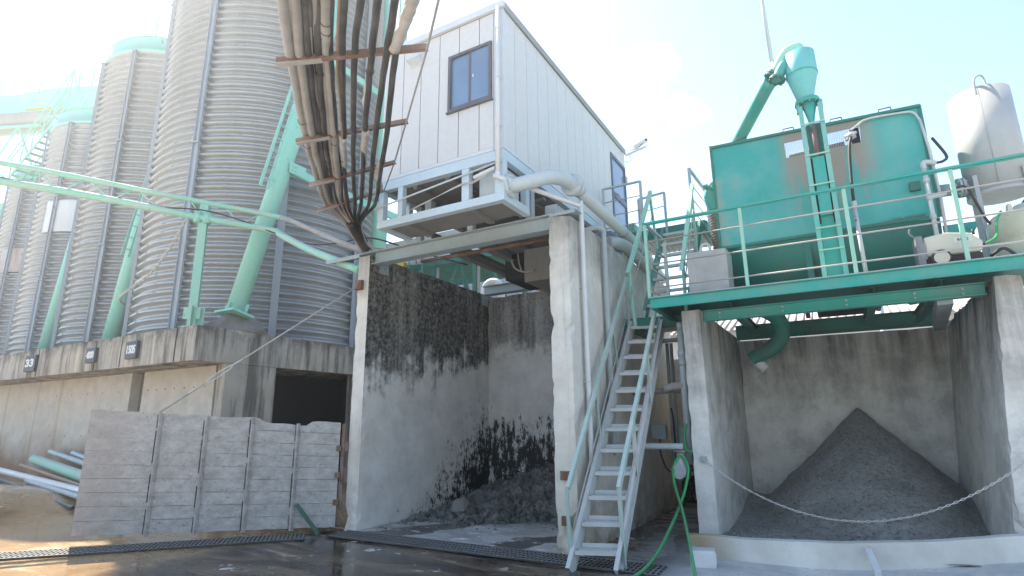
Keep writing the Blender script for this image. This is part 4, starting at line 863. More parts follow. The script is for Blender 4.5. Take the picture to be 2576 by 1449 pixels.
m = MB(); m.box(-3.5, 7.1, 4.47, -3.3, 7.5, 4.76); bevel(m.build('case', M['pipe_grey'], t), .02); m = MB(); m.lathe([(.12, 0), (.12, .16), (.08, .2)], (-3.4, 7.5, 4.62), 16, (0, 1, 0)); m.build('motor', M['grey_paint'], t)
m = MB(); m.box(-3.52, 9.2, 4.48, -3.2, 9.75, 4.95); tag(bevel(m.build('control_box', paint('blue_grey_box', (.18, .21, .27), (.3, .3, .3), .3)), .015), 'dark blue grey box below the cabin near its door', 'control box')
# camera on its arm at the rear corner
t = thing('security_camera', (-3.5, 11.3, 7.42), 'white security camera on an arm at the cabin rear corner', 'camera')
m = MB(); m.bar((-3.52, 11.34, 7.42), (-3.02, 11.30, 7.50), .04, .035); m.build('arm', M['white_paint'], t)
m = MB(); m.bar((-3.30, 11.3, 7.55), (-3.02, 11.26, 7.63), .10, .09); bevel(m.build('body', M['white_paint'], t), .02); m = MB(); m.tube([(-3.02, 11.26, 7.63), (-2.99, 11.255, 7.64)], .035, 12); m.build('lens', M['dark'], t)
m = MB(); m.tube(curve_pts([(-3.4, 11.3, 7.5), (-3.2, 11.25, 7.48), (-3.1, 11.25, 7.56), (-3.05, 11.25, 7.6)], 5), .008, 5); m.tube(curve_pts([(-3.45, 11.35, 7.44), (-3.4, 11.35, 7.3), (-3.5, 11.35, 7.24), (-3.54, 11.35, 7.3)], 5), .006, 5); m.build('cable', M['dark'], t)

# ------------------------------------------------------------------ pipes by the middle wall
t = thing('slurry_pipe', (-3.0, 8, 4.8), 'big grey slurry pipe bending from the cabin underframe along the middle wall', 'pipe')
cp = curve_pts([(-3.64, 6.12, 4.72), (-3.42, 6.14, 4.72), (-3.22, 6.22, 4.76), (-3.08, 6.42, 4.86), (-2.98, 6.68, 4.905), (-2.95, 6.92, 4.90)], 8); m = MB(); m.tube(cp, .10, 22); m.build('elbow', M['pipe_grey'], t)
m = MB(); m.tube([(-2.95, 6.92, 4.90), (-2.95, 10.1, 4.80), (-2.95, 11.6, 4.5)], .093, 22); m.tube([(-2.95, 7.05, 4.896), (-2.95, 7.15, 4.893)], .10, 22); m.tube([(-2.95, 9.0, 4.835), (-2.95, 9.06, 4.833)], .10, 22); m.build('straight_pipe', M['pipe_grey'], t)
for c_, d_ in (((-3.51, 6.13, 4.72), (-.035, 0, 0)), ((-2.952, 6.89, 4.90), (0, .045, 0))):
    m = MB(); m.flange(c_, d_, .165, .03); m.flange(V3(c_) + V3(d_), d_, .165, .03); m.build('flange', M['pipe_grey'], t)
m = MB(); m.tube(curve_pts([(-3.6, 5.92, 4.86), (-3.6, 5.92, 4.79), (-3.56, 5.95, 4.775), (-2.95, 6.93, 4.62), (-2.9, 7.02, 4.59), (-2.885, 7.04, 4.50), (-2.885, 7.05, 2.4), (-2.885, 7.05, .9)], 5), .034, 12)
tag(m.build('drain_pipe', M['white_pvc'], loc=(-2.9, 7, .9)), 'thin white pipe sloping from the cabin corner and down the middle wall', 'pipe')
m = MB(); m.tube(curve_pts([(-3.1, 7.75, 4.50), (-2.93, 7.8, 4.52), (-2.88, 7.88, 4.47), (-2.88, 7.9, 4.2), (-2.88, 7.9, 1.4), (-2.88, 7.9, 1.30), (-2.80, 7.9, 1.26), (-1.95, 8.05, 1.25)], 5), .042, 12)
tag(m.build('drain_pipe', M['grey_paint'], loc=(-2.9, 7.9, 1.3)), 'grey pipe with elbows down the middle wall behind the stair', 'pipe')
m = MB(); m.tube(curve_pts([(-3.1, 8.7, 4.56), (-2.98, 8.9, 4.57), (-2.92, 9.3, 4.55), (-2.92, 10.8, 4.44)], 6), .11, 18); m.box(-3.03, 9.45, 4.41, -2.83, 9.50, 4.62); tag(m.build('return_pipe', M['grey_paint'], loc=(-2.9, 8.9, 4.5)), 'lower blue grey pipe resting on the top of the middle wall', 'pipe')
m = MB(); m.box(-2.954, 7.02, 2.1, -2.86, 7.08, 2.12); m.box(-2.953, 7.02, 3.4, -2.86, 7.08, 3.42); tag(m.build('pipe_clip', M['grey_paint'], loc=(-2.95, 7.0, 2.1)), 'small clips holding the white pipe to the middle wall', 'clip')

# ------------------------------------------------------------------ stairs
def stair(name, La, Lb, Ra, Rb, nt, label, smat, tmat, deep=.17, first=.5):
    La, Lb, Ra, Rb = map(V3, (La, Lb, Ra, Rb)); t = thing(name, La, label, 'stair', 'open steel stairs')
    for a, b in ((La, Lb), (Ra, Rb)): m = MB(); m.channel(a, b, .05, deep, (0, -1, 1), .01, side=1 if a is La else -1); m.build('stringer', smat, t)
    for i in range(nt):
        f = (i + first) / nt; p, q = La.lerp(Lb, f), Ra.lerp(Rb, f); x = V3((.03, 0, 0)); m = MB()
        m.bar(p + x + V3((0, 0, 0)), q - x, .20, .012); m.bar(p + x + V3((0, -.10, -.018)), q - x + V3((0, -.10, -.018)), .008, .045); m.bar(p + x + V3((0, .10, .022)), q - x + V3((0, .10, .022)), .008, .055)
        for k in range(9): c_ = (p + x).lerp(q - x, (k + .5) / 9) + V3((0, -.05, .008)); m.bar(c_, c_ + V3((.012, .08, 0)), .012, .006)
        m.build('tread', tmat, t)
    return t
st = stair('steel_stair', (-2.79, 6.06, .0), (-2.81, 8.83, 3.13), (-2.30, 6.22, .0), (-2.345, 8.97, 3.13), 12, 'steep dusty steel stair from the yard to the green platform', M['stair'], M['stair'], first=.78)
def flat_rail(t, pts, mat, w_=.046):
    m = MB()
    for a, b in zip(pts, pts[1:]): m.bar(a, b, w_, .012, (0, -1, 1)); m.bar(a, b, .012, .045, (0, -1, 1), os=w_ / 2 - .006, ou=-.029)
    return m.build('handrail', mat, t)
flat_rail(st, [(-2.815, 6.12, .87), (-2.815, 8.70, 3.91)], M['rail_green']); flat_rail(st, [(-2.27, 6.28, .88), (-2.27, 8.42, 3.40)], M['rail_green'])
m = MB(); m.tube([(-2.815, 6.25, .42), (-2.815, 8.85, 3.56)], .012, 8); m.tube([(-2.28, 6.36, .45), (-2.28, 8.6, 3.2)], .012, 8); m.build('middle_rod', M['wire'], st)
for a, b in (((-2.835, 6.14, .86), (-2.835, 6.2, .02)), ((-2.835, 7.15, 2.06), (-2.835, 7.25, 1.30)), ((-2.835, 7.95, 3.0), (-2.835, 8.1, 2.3)), ((-2.835, 8.68, 3.86), (-2.835, 8.75, 3.05)), ((-2.27, 6.30, .88), (-2.29, 6.42, .0)), ((-2.275, 6.95, 1.65), (-2.30, 7.05, .93)), ((-2.275, 7.75, 2.6), (-2.30, 7.85, 1.83))):
    m = MB(); m.bar(a, b, .045, .01, (0, 1, 0)); m.bar(a, b, .008, .04, (0, 1, 0), os=.024, ou=-.02); m.build('rail_post', M['rail_green'], st)
# half-landing between the two flights
t = thing('stair_landing', (-2.5, 9.2, 3.1), 'green channel framed landing where the two stair flights meet', 'landing')
m = MB(); m.channel((-2.95, 8.88, 3.15), (-1.85, 9.02, 3.15), .06, .18, side=1); m.channel((-1.86, 9.0, 3.15), (-1.86, 10.4, 3.15), .06, .18); m.channel((-2.94, 8.9, 3.15), (-2.94, 10.4, 3.15), .06, .18); m.build('frame', M['teal_dark'], t)
m = MB(); m.box(-2.9, 9.06, 3.2, -1.9, 10.4, 3.23); m.build('deck', M['stair'], t)
st = stair('steel_stair', (-2.55, 8.75, 3.28), (-2.55, 10.35, 5.16), (-1.87, 8.75, 3.28), (-1.87, 10.35, 5.16), 7, 'upper green stair from the landing to the cabin door', M['teal_dark'], M['stair'], .16)
flat_rail(st, [(-2.60, 8.10, 3.82), (-2.60, 9.75, 5.78)], M['mint_worn'], .06); flat_rail(st, [(-1.80, 8.15, 3.75), (-1.80, 9.55, 5.66)], M['mint_worn'], .06)
for a, b in (((-2.6, 8.2, 3.86), (-2.57, 8.25, 3.0)), ((-2.6, 9.7, 5.72), (-2.57, 9.85, 4.6)), ((-1.8, 8.3, 3.9), (-1.84, 8.45, 3.1)), ((-1.8, 9.45, 5.5), (-1.84, 9.65, 4.4))): m = MB(); m.bar(a, b, .05, .012, (0, 1, 0)); m.bar(a, b, .01, .05, (0, 1, 0), os=.02, ou=-.03); m.build('rail_post', M['mint_worn'], st)
m = MB(); m.tube([(-2.59, 8.15, 3.45), (-2.59, 9.8, 5.35)], .010, 6); m.tube([(-1.81, 8.3, 3.5), (-1.81, 9.6, 5.3)], .010, 6); m.build('middle_rod', M['wire'], st)
t = thing('cabin_landing', (-2.7, 10.8, 5.1), 'grey green landing with rails outside the cabin door', 'landing')
m = MB(); m.channel((-3.5, 10.42, 5.15), (-1.78, 10.42, 5.15), .06, .20, side=1); m.channel((-1.79, 10.45, 5.15), (-1.79, 12.0, 5.15), .06, .2); m.build('frame', M['teal_dark'], t)
m = MB(); m.box(-3.5, 10.46, 5.20, -1.83, 12, 5.23)
for i in range(14): m.box(-3.4 + .11 * i, 10.47, 5.16, -3.38 + .11 * i, 11.9, 5.199)
m.build('deck', M['grey_paint'], t)
for pts in ([(-3.45, 9.55, 5.92), (-2.72, 9.55, 5.92)], [(-3.02, 10.4, 5.92), (-2.5, 10.4, 5.96)], [(-1.84, 9.6, 5.98), (-1.79, 10.9, 5.98)]):
    a, b = map(V3, pts); m = MB(); m.bar(a, b, .05, .03); m.build('top_rail', M['grey_paint'], t)
    for p in (a, b): m = MB(); m.bar(p, p - V3((0, 0, .95)), .045, .045, (0, 1, 0)); m.build('rail_post', M['grey_paint'], t)
    for k in (.28, .56, .8): m = MB(); m.tube([a - V3((0, 0, k)), b - V3((0, 0, k))], .010, 6); m.build('rod', M['wire'], t)

# ------------------------------------------------------------------ green platform over the sand bay
t = thing('steel_platform', (0, 8, 3.1), 'teal steel platform with guard rail spanning the sand bay walls', 'platform')
PXL, PXR = -2.18, 5.2
m = MB(); m.channel((PXL, 7.74, 3.218), (PXR, 7.74, 3.218), .05, .148, side=-1, t=.008); m.build('edge_beam', M['teal'], t)
m = MB(); m.channel((PXL + .035, 7.79, 3.218), (PXL + .035, 9.9, 3.218), .07, .147, side=-1); m.build('edge_beam', M['teal_dark'], t)
m = MB(); m.hbeam((-1.57, 8.33, 3.062), (1.63, 8.33, 3.062), .15, .15); m.build('cross_girder', M['teal'], t)
for x in (-1.35, -.53, .22, .95, 1.42):
    for z in (3.03, 3.09): m = MB(); m.tube([(x, 8.30, z), (x, 8.33, z)], .016, 6); m.build('bolt', M['grey_paint'], t)
m = MB(); m.hbeam((-1.57, 11.3, 3.20), (1.64, 11.3, 3.20), .16, .26); m.build('cross_girder', M['teal_dark'], t)
m = MB(); m.box(PXL + .08, 7.785, 3.268, PXR, 9.55, 3.288); m.build('deck_plate', M['teal_dark'], t)
for x in (-1.2, .55, 1.25): m = MB(); m.hbeam((x, 8.42, 3.18), (x, 11.2, 3.20), .10, .15); m.build('joist', M['teal_dark'], t)
m = MB(); m.box(-2.1, 10.18, 3.80, 2.3, 12.7, 3.82); m.build('sun_block_plate', M['teal_dark'], t)  # added plate that keeps sun rays off the sand and bay wall
m = MB(); m.bar((1.25, 8.42, 3.02), (1.52, 11.2, 3.05), .16, .16); m.build('joist', M['beam_grey'], t)
m = MB(); m.bar((PXL, 7.705, 3.297), (PXR, 7.705, 3.297), .01, .01)
for i in range(90): m.box(.5 + .03 * i, 7.72, 3.2885, .515 + .03 * i, 7.80, 3.302)
m.build('grating_edge', M['grey_paint'], t)
RZ = 4.415
m = MB(); m.bar((PXL - .02, 7.74, RZ), (PXR, 7.74, RZ), .05, .028); m.bar((PXL - .02, 7.74, RZ - .024), (PXR, 7.74, RZ - .024), .018, .012); m.build('top_rail', M['teal'], t)
m = MB(); m.bar((PXL, 7.77, RZ), (PXL + .03, 8.75, RZ), .05, .03); m.build('top_rail', M['grey_paint'], t)
for x in (PXL, -.87, .357, 1.427, 2.75, 4.0): m = MB(); m.bar((x, 7.745, 3.293), (x, 7.745, RZ - .02), .042, .042, (0, 1, 0)); m.build('rail_post', M['mint_worn'], t)
m = MB(); m.bar((PXL + .03, 8.70, 3.293), (PXL + .03, 8.70, RZ - .02), .05, .05, (0, 1, 0)); m.build('rail_post', M['stair'], t)
for z in (3.437, 3.787, 4.135): m = MB(); m.tube([(PXL - .02, 7.735, z), (PXR, 7.735, z)], .011, 8); m.build('rail_rod', M['wire'], t); m = MB(); m.tube([(PXL, 7.76, z), (PXL + .02, 8.72, z)], .011, 6); m.build('rail_rod', M['wire'], t)

# big teal tank machine
TX0, TX1, TY0, TY1 = -1.305, 1.425, 8.80, 10.35
t = thing('screening_tank', (0, 9.4, 3.3), 'large teal steel tank with a mud stained front on the platform', 'tank')
m = MB(); ZB, ZT = 4.20, 5.86
def zt(x): return 5.885 - .038 * (x - TX0)
def pan(x0, x1, z0, z1): m.prism([(x0, TY0, z0), (x1, TY0, z0), (x1, TY0, z1 if z1 else zt(x1)), (x0, TY0, z1 if z1 else zt(x0))], (0, .02, 0))
pan(TX0, -.26, ZB, None); pan(-.26, .72, ZB, 5.43); pan(-.26, .72, 5.68, None); pan(.72, TX1, ZB, None)
m.prism([(TX0, TY0 + .021, ZB), (TX0, TY1, ZB), (TX0, TY1, zt(TX0)), (TX0, TY0 + .021, zt(TX0))], (.02, 0, 0)); m.prism([(TX1 - .02, TY0 + .021, ZB), (TX1 - .02, TY1, ZB), (TX1 - .02, TY1, zt(TX1)), (TX1 - .02, TY0 + .021, zt(TX1))], (.02, 0, 0)); m.box(TX0 + .02, TY1 - .02, ZB, TX1 - .02, TY1, 4.9)
m.build('body', M['teal_tank'], t)
m = MB(); m.box(TX0 - .03, TY0 - .03, ZB - .045, TX1 + .03, TY0 - .001, ZB - .005); m.bar((TX0 - .02, TY0 - .01, 5.875), (TX1 + .02, TY0 - .01, zt(TX1) - .012), .05, .04); m.bar((TX0 - .012, TY0 - .012, ZB), (TX0 - .012, TY0 - .012, 5.90), .03, .05, (0, 1, 0)); m.bar((TX1 + .01, TY0 + .02, ZB), (TX1 + .01, TY0 + .02, 5.79), .05, .05, (0, 1, 0)); m.build('rim', M['teal_dark'], t)
m = MB(); vs = []
for i, x in enumerate((TX0, TX1)):
    for k in range(25): a = math.pi + math.pi * k / 24; vs.append((x, 9.58 + .77 * math.cos(a), 4.155 + .80 * math.sin(a)))
m.add(vs, [(k, k + 1, 26 + k, 25 + k) for k in range(24)], True); o_ = len(m.v); m.f += [tuple(range(25))[::-1], tuple(range(25, 50))]; m.sm += [False, False]; m.build('lower_drum', M['teal_dark'], t)  # darker teal puts the overhang's shade into the drum colour
m = MB(); m.tube([(.05, 8.815, 4.0), (.05, 8.83, 3.55)], .02, 6); m.box(-.18, 8.80, 3.3, -.1, 9.3, 4.12); m.build('drum_stiffener', M['teal_dark'], t)
for x in (-.85, -.18, .45, 1.05):
    z = zt(x) + .02; m = MB(); m.tube([(x - .08, TY0 + .02, z - .03), (x - .07, TY0 + .02, z + .055), (x + .07, TY0 + .02, z + .052), (x + .08, TY0 + .02, z - .03)], .009, 6); m.build('lid_handle', M['dark'], t)
m = MB(); m.box(TX0 + .02, TY0 + .03, 5.745, TX1 - .02, TY0 + .10, 5.765); m.build('lid', M['teal_dark'], t)
m = MB()
for i in range(46): x = -.26 + i * .0217; m.tube([(x, TY0 + .035, 5.43), (x + .0108, TY0 + .035, 5.68)], .0028, 4, caps=False)
for i in range(13): z = 5.43 + i * .0208; m.tube([(-.26, TY0 + .038, z), (.72, TY0 + .038, z)], .0028, 4, caps=False)
m.build('wire_mesh', M['wire'], t)
m = MB(); m.tube([(-.22, 9.0, 5.53), (.52, 9.0, 5.55)], .032, 10); m.build('spray_pipe', M['dark'], t)
m = MB(); m.box(.60, TY0 + .03, 5.43, .71, TY0 + .05, 5.68); m.build('cover_plate', M['dark_inside'], t)
t2 = t
# valve, hose and conduits fixed to the tank front
m = MB(); m.tube(curve_pts([(1.41, 8.76, 5.55), (1.35, 8.76, 5.68), (1.2, 8.76, 5.72), (.82, 8.75, 5.735), (.69, 8.72, 5.66), (.60, 8.70, 5.60)], 6), .015, 8); m.tube([(1.41, 8.76, 5.55), (1.445, 8.73, 5.1), (1.46, 8.72, 4.4), (1.44, 8.70, 3.75)], .018, 8); m.build('conduit', M['stair'], t2)
m = MB(); m.lathe([(.05, -.06), (.06, 0), (.05, .06)], (.585, 8.68, 5.50), 12, (1, 0, .3)); m.tube([(.585, 8.66, 5.50), (.585, 8.6, 5.46)], .04, 10); m.tube([(.52, 8.62, 5.42), (.66, 8.62, 5.52)], .018, 6); m.build('valve', M['grey_paint'], t2)
m = MB(); m.tube(curve_pts([(.585, 8.6, 5.45), (.54, 8.52, 5.25), (.50, 8.42, 4.8), (.475, 8.3, 4.35)], 6), .02, 10); m.build('black_hose', M['dark'], t2)
m = MB(); m.tube([(.475, 8.3, 4.36), (.47, 8.02, 3.30)], .026, 10); m.tube([(.475, 8.3, 4.30), (.475, 8.29, 4.40)], .036, 10); m.build('feed_pipe', M['stair'], t2)
m = MB(); m.tube([(1.318, 8.55, 3.30), (1.318, 8.55, 4.80)], .027, 12); m.tube(curve_pts([(1.318, 8.55, 4.76), (1.32, 8.55, 4.84), (1.37, 8.58, 4.86), (1.46, 8.62, 4.84)], 5), .032, 10); m.tube([(1.31, 8.55, 4.36), (1.5, 8.6, 4.40)], .03, 8)
for z in (4.36, 4.6, 4.1): m.tube([(1.318, 8.55, z - .03), (1.318, 8.55, z + .03)], .036, 10)
m.build('white_riser', M['stair'], t2)
m = MB(); m.tube(curve_pts([(1.46, 8.62, 4.84), (1.55, 8.65, 4.86), (1.60, 8.7, 4.95), (1.50, 8.75, 5.25)], 6), .018, 8); m.tube(curve_pts([(1.5, 8.6, 4.41), (1.7, 8.6, 4.45), (1.78, 8.6, 4.2), (1.85, 8.6, 3.95), (1.98, 8.6, 3.8)], 6), .016, 8); m.build('black_hose', M['dark'], t2)
m = MB(); m.box(1.16, 8.73, 4.56, 1.28, 8.795, 4.68); m.build('bracket', M['teal_dark'], t2)
m = MB(); m.prism([(1.45, 8.9, 3.92), (1.76, 8.9, 3.92), (1.80, 8.9, 3.99), (1.80, 8.9, 4.06), (1.45, 8.9, 4.06)], (0, .03, 0)); m.tube([(1.72, 8.885, 3.995), (1.72, 8.94, 3.995)], .028, 12); m.build('lifting_lug', M['teal'], t2)
t = thing('suction_pipe', (-1.5, 9.6, 4.4), 'teal elbow with brown corrugated hose at the left end of the big tank', 'pipe')
m = MB(); m.tube(curve_pts([(-1.28, 9.6, 5.62), (-1.46, 9.6, 5.55), (-1.53, 9.6, 5.35), (-1.47, 9.6, 5.1)], 6), .10, 14); m.flange((-1.50, 9.6, 5.5), (.5, 0, .8), .15, .03); m.build('elbow', M['teal'], t)
m = MB(); zz = [5.12 - .012 * i for i in range(62)]; m.tube([(-1.47, 9.6, z) for z in zz], [.085 + .012 * math.sin(i * 1.57) for i in range(62)], 14); m.build('corrugated_hose', paint('brown_ribbed_hose', (.24, .17, .14), (.35, .3, .26), .4, .6), t)

# elevator column with hydrocyclone on top
t = thing('feed_column', (.15, 8.05, 3.3), 'tall teal ladder column standing in front of the big tank', 'column')
for x in (.022, .262): m = MB(); m.channel((x, 8.04, 3.29), (x - .005, 8.04, 5.80), .055, .05, (0, 1, 0), .008, side=1 if x < .1 else -1); m.build('side_channel', paint('faded_teal_steel', (.10, .46, .40), (.45, .45, .41), .6, .5, 2), t)
m = MB(); m.box(.055, 8.10, 3.29, .235, 8.115, 4.35); m.build('back_plate', M['teal'], t); m = MB(); m.box(.05, 8.12, 4.36, .24, 8.13, 5.55); m.build('dark_back', M['teal_dark'], t)
m = MB(); m.box(.075, 8.03, 4.20, .215, 8.099, 5.02); m.build('chute', M['teal'], t)
m = MB(); m.box(.054, 8.09, 4.1, .073, 8.098, 5.03); m.box(.217, 8.09, 4.1, .236, 8.098, 5.03); m.build('slot', M['dark_inside'], t)
m = MB(); m.tube([(.145, 8.07, 5.0), (.14, 8.07, 5.50)], .032, 12); m.build('rusty_sleeve', paint('purple_rust', (.16, .10, .10), (.25, .2, .19), .5, .8), t)
for z in (3.72, 4.02, 4.62, 5.05, 5.51): m = MB(); m.bar((.0, 8.0, z), (.285, 8.0, z), .02, .018); m.build('rung', M['mint_worn'], t)
for z in (3.87, 4.62): m = MB(); m.box(.01, 8.13, z, .28, 8.78, z + .05); m.build('tie_strut', M['teal_dark'], t)
t = thing('hydrocyclone', (.13, 8.1, 5.5), 'pale teal cone separator on top of the ladder column', 'cyclone')
cc = (.115, 8.1, 0); m = MB(); m.lathe([(.085, 5.90), (.105, 5.93), (.198, 6.30), (.20, 6.31), (.194, 6.63), (.14, 6.66), (.02, 6.67)], (.095, 8.1, 0), 32); m.build('cone_body', paint('faded_teal', (.14, .50, .48), (.3, .46, .43), .4, .45, 1.2), t)
m = MB(); m.lathe([(.203, 6.295), (.203, 6.315)], (.095, 8.1, 0), 32, smooth=False); m.build('weld_band', M['teal'], t)
m = MB(); m.flange((.115, 8.1, 5.86), (0, 0, 1), .16, .03, 10); m.flange((.115, 8.1, 5.895), (0, 0, 1), .15, .02, 0); m.lathe([(.095, 5.84), (.06, 5.68), (.055, 5.66), (.036, 5.56), (.036, 5.48)], (.13, 8.08, 0), 18); m.build('spigot', M['teal'], t)
for x in (-.01, .27): m = MB(); m.box(x - .02, 8.02, 5.72, x + .02, 8.10, 5.84); m.build('bracket', M['teal'], t)
m = MB(); m.tube(curve_pts([(.105, 8.1, 6.64), (.085, 8.1, 6.73), (.01, 8.1, 6.745), (-.07, 8.1, 6.70), (-.18, 8.12, 6.55), (-.27, 8.14, 6.43)], 7), .088, 18); m.build('overflow_elbow', M['mint'], t)
m = MB(); m.tube(curve_pts([(-.04, 8.08, 6.58), (-.12, 8.06, 6.50), (-.20, 8.05, 6.36), (-.22, 8.05, 6.30)], 6), [.075] * 18 + [.075], 16); m.build('inlet_pipe', M['teal'], t)
m = MB(); m.flange((-.255, 8.14, 6.45), (.75, 0, .66), .12, .03); m.flange((-.285, 8.14, 6.42), (.75, 0, .66), .12, .03); m.flange((-.215, 8.05, 6.32), (.35, .1, .9), .11, .03); m.build('flange', M['teal_dark'], t)
t = thing('discharge_pipe', (-.3, 8.15, 6.4), 'long teal pipe sloping down behind the big tank from the cone separator', 'pipe')
m = MB(); m.tube([(-.29, 8.15, 6.41), (-.36, 8.25, 6.38), (-1.20, 9.75, 6.02), (-1.42, 10.2, 5.9)], .10, 18); m.build('pipe', M['teal'], t)
t = thing('vent_mast', (-.25, 8.3, 6.7), 'thin grey vent mast standing up from the cone separator pipe', 'mast'); m = MB(); m.tube([(-.255, 8.3, 6.66), (-.30, 8.3, 8.6)], .028, 10); m.build('pipe', M['pipe_grey'], t); m = MB(); m.tube([(-.245, 8.28, 6.52), (-.256, 8.3, 6.76)], .036, 10); m.build('socket', M['pipe_grey'], t)

t = thing('counterweight_block', (-1.42, 8.1, 3.29), 'grey concrete block with a steel lifting eye on the platform', 'concrete block')
rough_box(-1.70, 8.10, 3.292, -1.145, 8.6, 3.985, step=.06, chip=.02, seed=20).build('block', M['con_block'], t)
m = MB(); m.tube(curve_pts([(-1.50, 8.2, 3.96), (-1.50, 8.2, 4.06), (-1.44, 8.2, 4.11), (-1.38, 8.2, 4.06), (-1.38, 8.2, 3.96)], 6), .02, 8); m.build('lifting_eye', M['stair'], t)

# grey settling tank on legs
t = thing('header_tank', (2.16, 9.3, 3.3), 'grey cylindrical tank on legs at the right end of the platform', 'tank')
m = MB(); m.lathe([(.345, 4.47), (.345, 5.94)], (2.18, 9.3, 0), 48); m.lathe([(.349, 4.46), (.349, 4.50)], (2.18, 9.3, 0), 48, smooth=False); m.tube([(2.12, 8.953, 4.5), (2.12, 8.953, 5.94)], .004, 4); m.build('cylinder', M['tank_grey'], t)
for a in (-2.4, -.9, .5, 2.2): x, y = 2.18 + .37 * math.cos(a), 9.3 + .37 * math.sin(a); m = MB(); m.bar((x, y, 3.29), (x, y, 4.72), .05, .05, (1, 0, 0)); m.build('leg', M['tank_grey'], t)
m = MB(); m.tube([(1.5, 9.2, 4.64), (1.95, 9.25, 4.64)], .085, 16); m.build('inlet_pipe', M['grey_paint'], t)
m = MB(); m.flange((1.76, 9.22, 4.64), (1, .1, 0), .135, .03); m.flange((1.80, 9.22, 4.64), (1, .1, 0), .135, .03); m.build('flange', M['grey_paint'], t)
m = MB(); m.tube(curve_pts([(2.10, 8.97, 5.82), (2.10, 8.97, 6.02), (2.14, 8.97, 6.09), (2.20, 8.97, 6.06), (2.22, 8.97, 5.84)], 6), .013, 8); m.build('lifting_eye', M['grey_paint'], t)

# pressure washer
t = thing('pressure_washer', (1.28, 8.0, 3.29), 'cream and black wheeled pressure washer behind the rail', 'pressure washer')
m = MB(); m.prism([(1.06, 7.88, 3.43), (1.60, 7.88, 3.43), (1.62, 7.88, 3.55), (1.52, 7.88, 3.66), (1.30, 7.88, 3.70), (1.08, 7.88, 3.67)], (0, .3, 0)); bevel(m.build('shell', M['cream_plastic'], t), .03, 3)
m = MB(); m.box(1.04, 7.90, 3.33, 1.60, 8.16, 3.428); bevel(m.build('chassis', M['dark'], t), .02)
m = MB(); m.box(1.0, 7.87, 3.34, 1.07, 8.17, 3.69); m.tube(curve_pts([(1.0, 7.9, 3.68), (.96, 7.9, 3.74), (.97, 7.9, 3.80)], 5), .012, 6); m.box(1.02, 7.865, 3.4, 1.09, 7.87, 3.6); bevel(m.build('rear_panel', paint('grey_plastic', (.16, .17, .20), (.4, .39, .36), .7, .6, 5), t), .02)
for y in (7.86, 8.17):
    m = MB(); m.lathe([(.095, -.025), (.10, 0), (.095, .025)], (1.215, y, 3.392), 24, (0, 1, 0), smooth=False); wh = m.build('wheel', M['dark'], t); m = MB(); m.lathe([(.075, -.03), (.075, .03)], (1.215, y, 3.392), 24, (0, 1, 0), smooth=False); m.build('hub_cap', M['cream_plastic'], wh)
m = MB(); m.box(1.36, 7.872, 3.555, 1.52, 7.879, 3.615); lp = m.build('label_plate', M['white_paint'], t)
cu = bpy.data.curves.new('lettering', 'FONT'); cu.body = 'RU-2'; cu.size = .05; cu.align_x = 'CENTER'; cu.align_y = 'CENTER'; cu.extrude = .001
tmp = bpy.data.objects.new('lettering', cu); COL.objects.link(tmp); bpy.context.view_layer.update(); me = bpy.data.meshes.new_from_object(tmp.evaluated_get(bpy.context.evaluated_depsgraph_get())); bpy.data.objects.remove(tmp)
o = bpy.data.objects.new('lettering', me); COL.objects.link(o); me.materials.append(M['dark']); o.parent = lp; o.location = V3((1.44, 7.869, 3.583)) - parent_loc(t); o.rotation_euler = (R_(90), 0, 0)
m = MB(); m.tube(curve_pts([(1.6, 8.0, 3.52), (1.68, 8.0, 3.54), (1.78, 8.05, 3.62), (1.84, 8.2, 3.82), (1.92, 8.3, 3.97)], 6), .014, 8); m.build('outlet_hose', M['hose_green'], t)
m = MB(); m.tube([(1.58, 8, 3.52), (1.65, 8, 3.53)], .022, 8); m.tube([(1.57, 8, 3.66), (1.57, 8, 3.72)], .016, 6); m.build('coupling', M['dark'], t)
t = thing('water_container', (2.3, 8.7, 3.29), 'yellowed white plastic water container at the right frame edge', 'container')
m = MB(); m.lathe([(.40, 3.30), (.455, 3.36), (.46, 3.62), (.45, 3.64), (.46, 3.66), (.455, 3.90), (.40, 4.0), (.18, 4.05), (.16, 4.12), (.02, 4.13)], (2.30, 8.72, 0), 36); m.build('barrel', paint('yellowed_plastic', (.62, .61, .48), (.40, .36, .14), .5, .4, 2.0), t)
m = MB(); m.prism([(2.0, 8.4, 3.95), (2.06, 8.4, 3.95), (2.05, 8.4, 4.07), (2.02, 8.4, 4.08)], (0, .1, 0)); m.build('spout', M['cream_plastic'], t)
m = MB(); m.tube(curve_pts([(1.7, 8.1, 3.40), (1.8, 8.0, 3.45), (1.9, 8.05, 3.38), (1.98, 8.1, 3.32)], 6), .018, 6); m.tube(curve_pts([(1.66, 8.05, 3.30), (1.75, 8.0, 3.36), (1.85, 8.0, 3.31), (2.0, 8.1, 3.34)], 6), .016, 6); tag(m.build('loose_hose', M['dark'], loc=(1.7, 8, 3.3)), 'tangle of black hose between the washer and the white container', 'hose')
m = MB(); m.tube([(2.45, 9.0, 3.3), (2.47, 9.0, 4.35)], .05, 10); m.bar((2.28, 9.0, 4.18), (2.47, 9.0, 4.42), .05, .05); tag(m.build('black_pump', M['dark'], loc=(2.45, 9, 3.3)), 'black braced pipe stand behind the white container', 'stand')

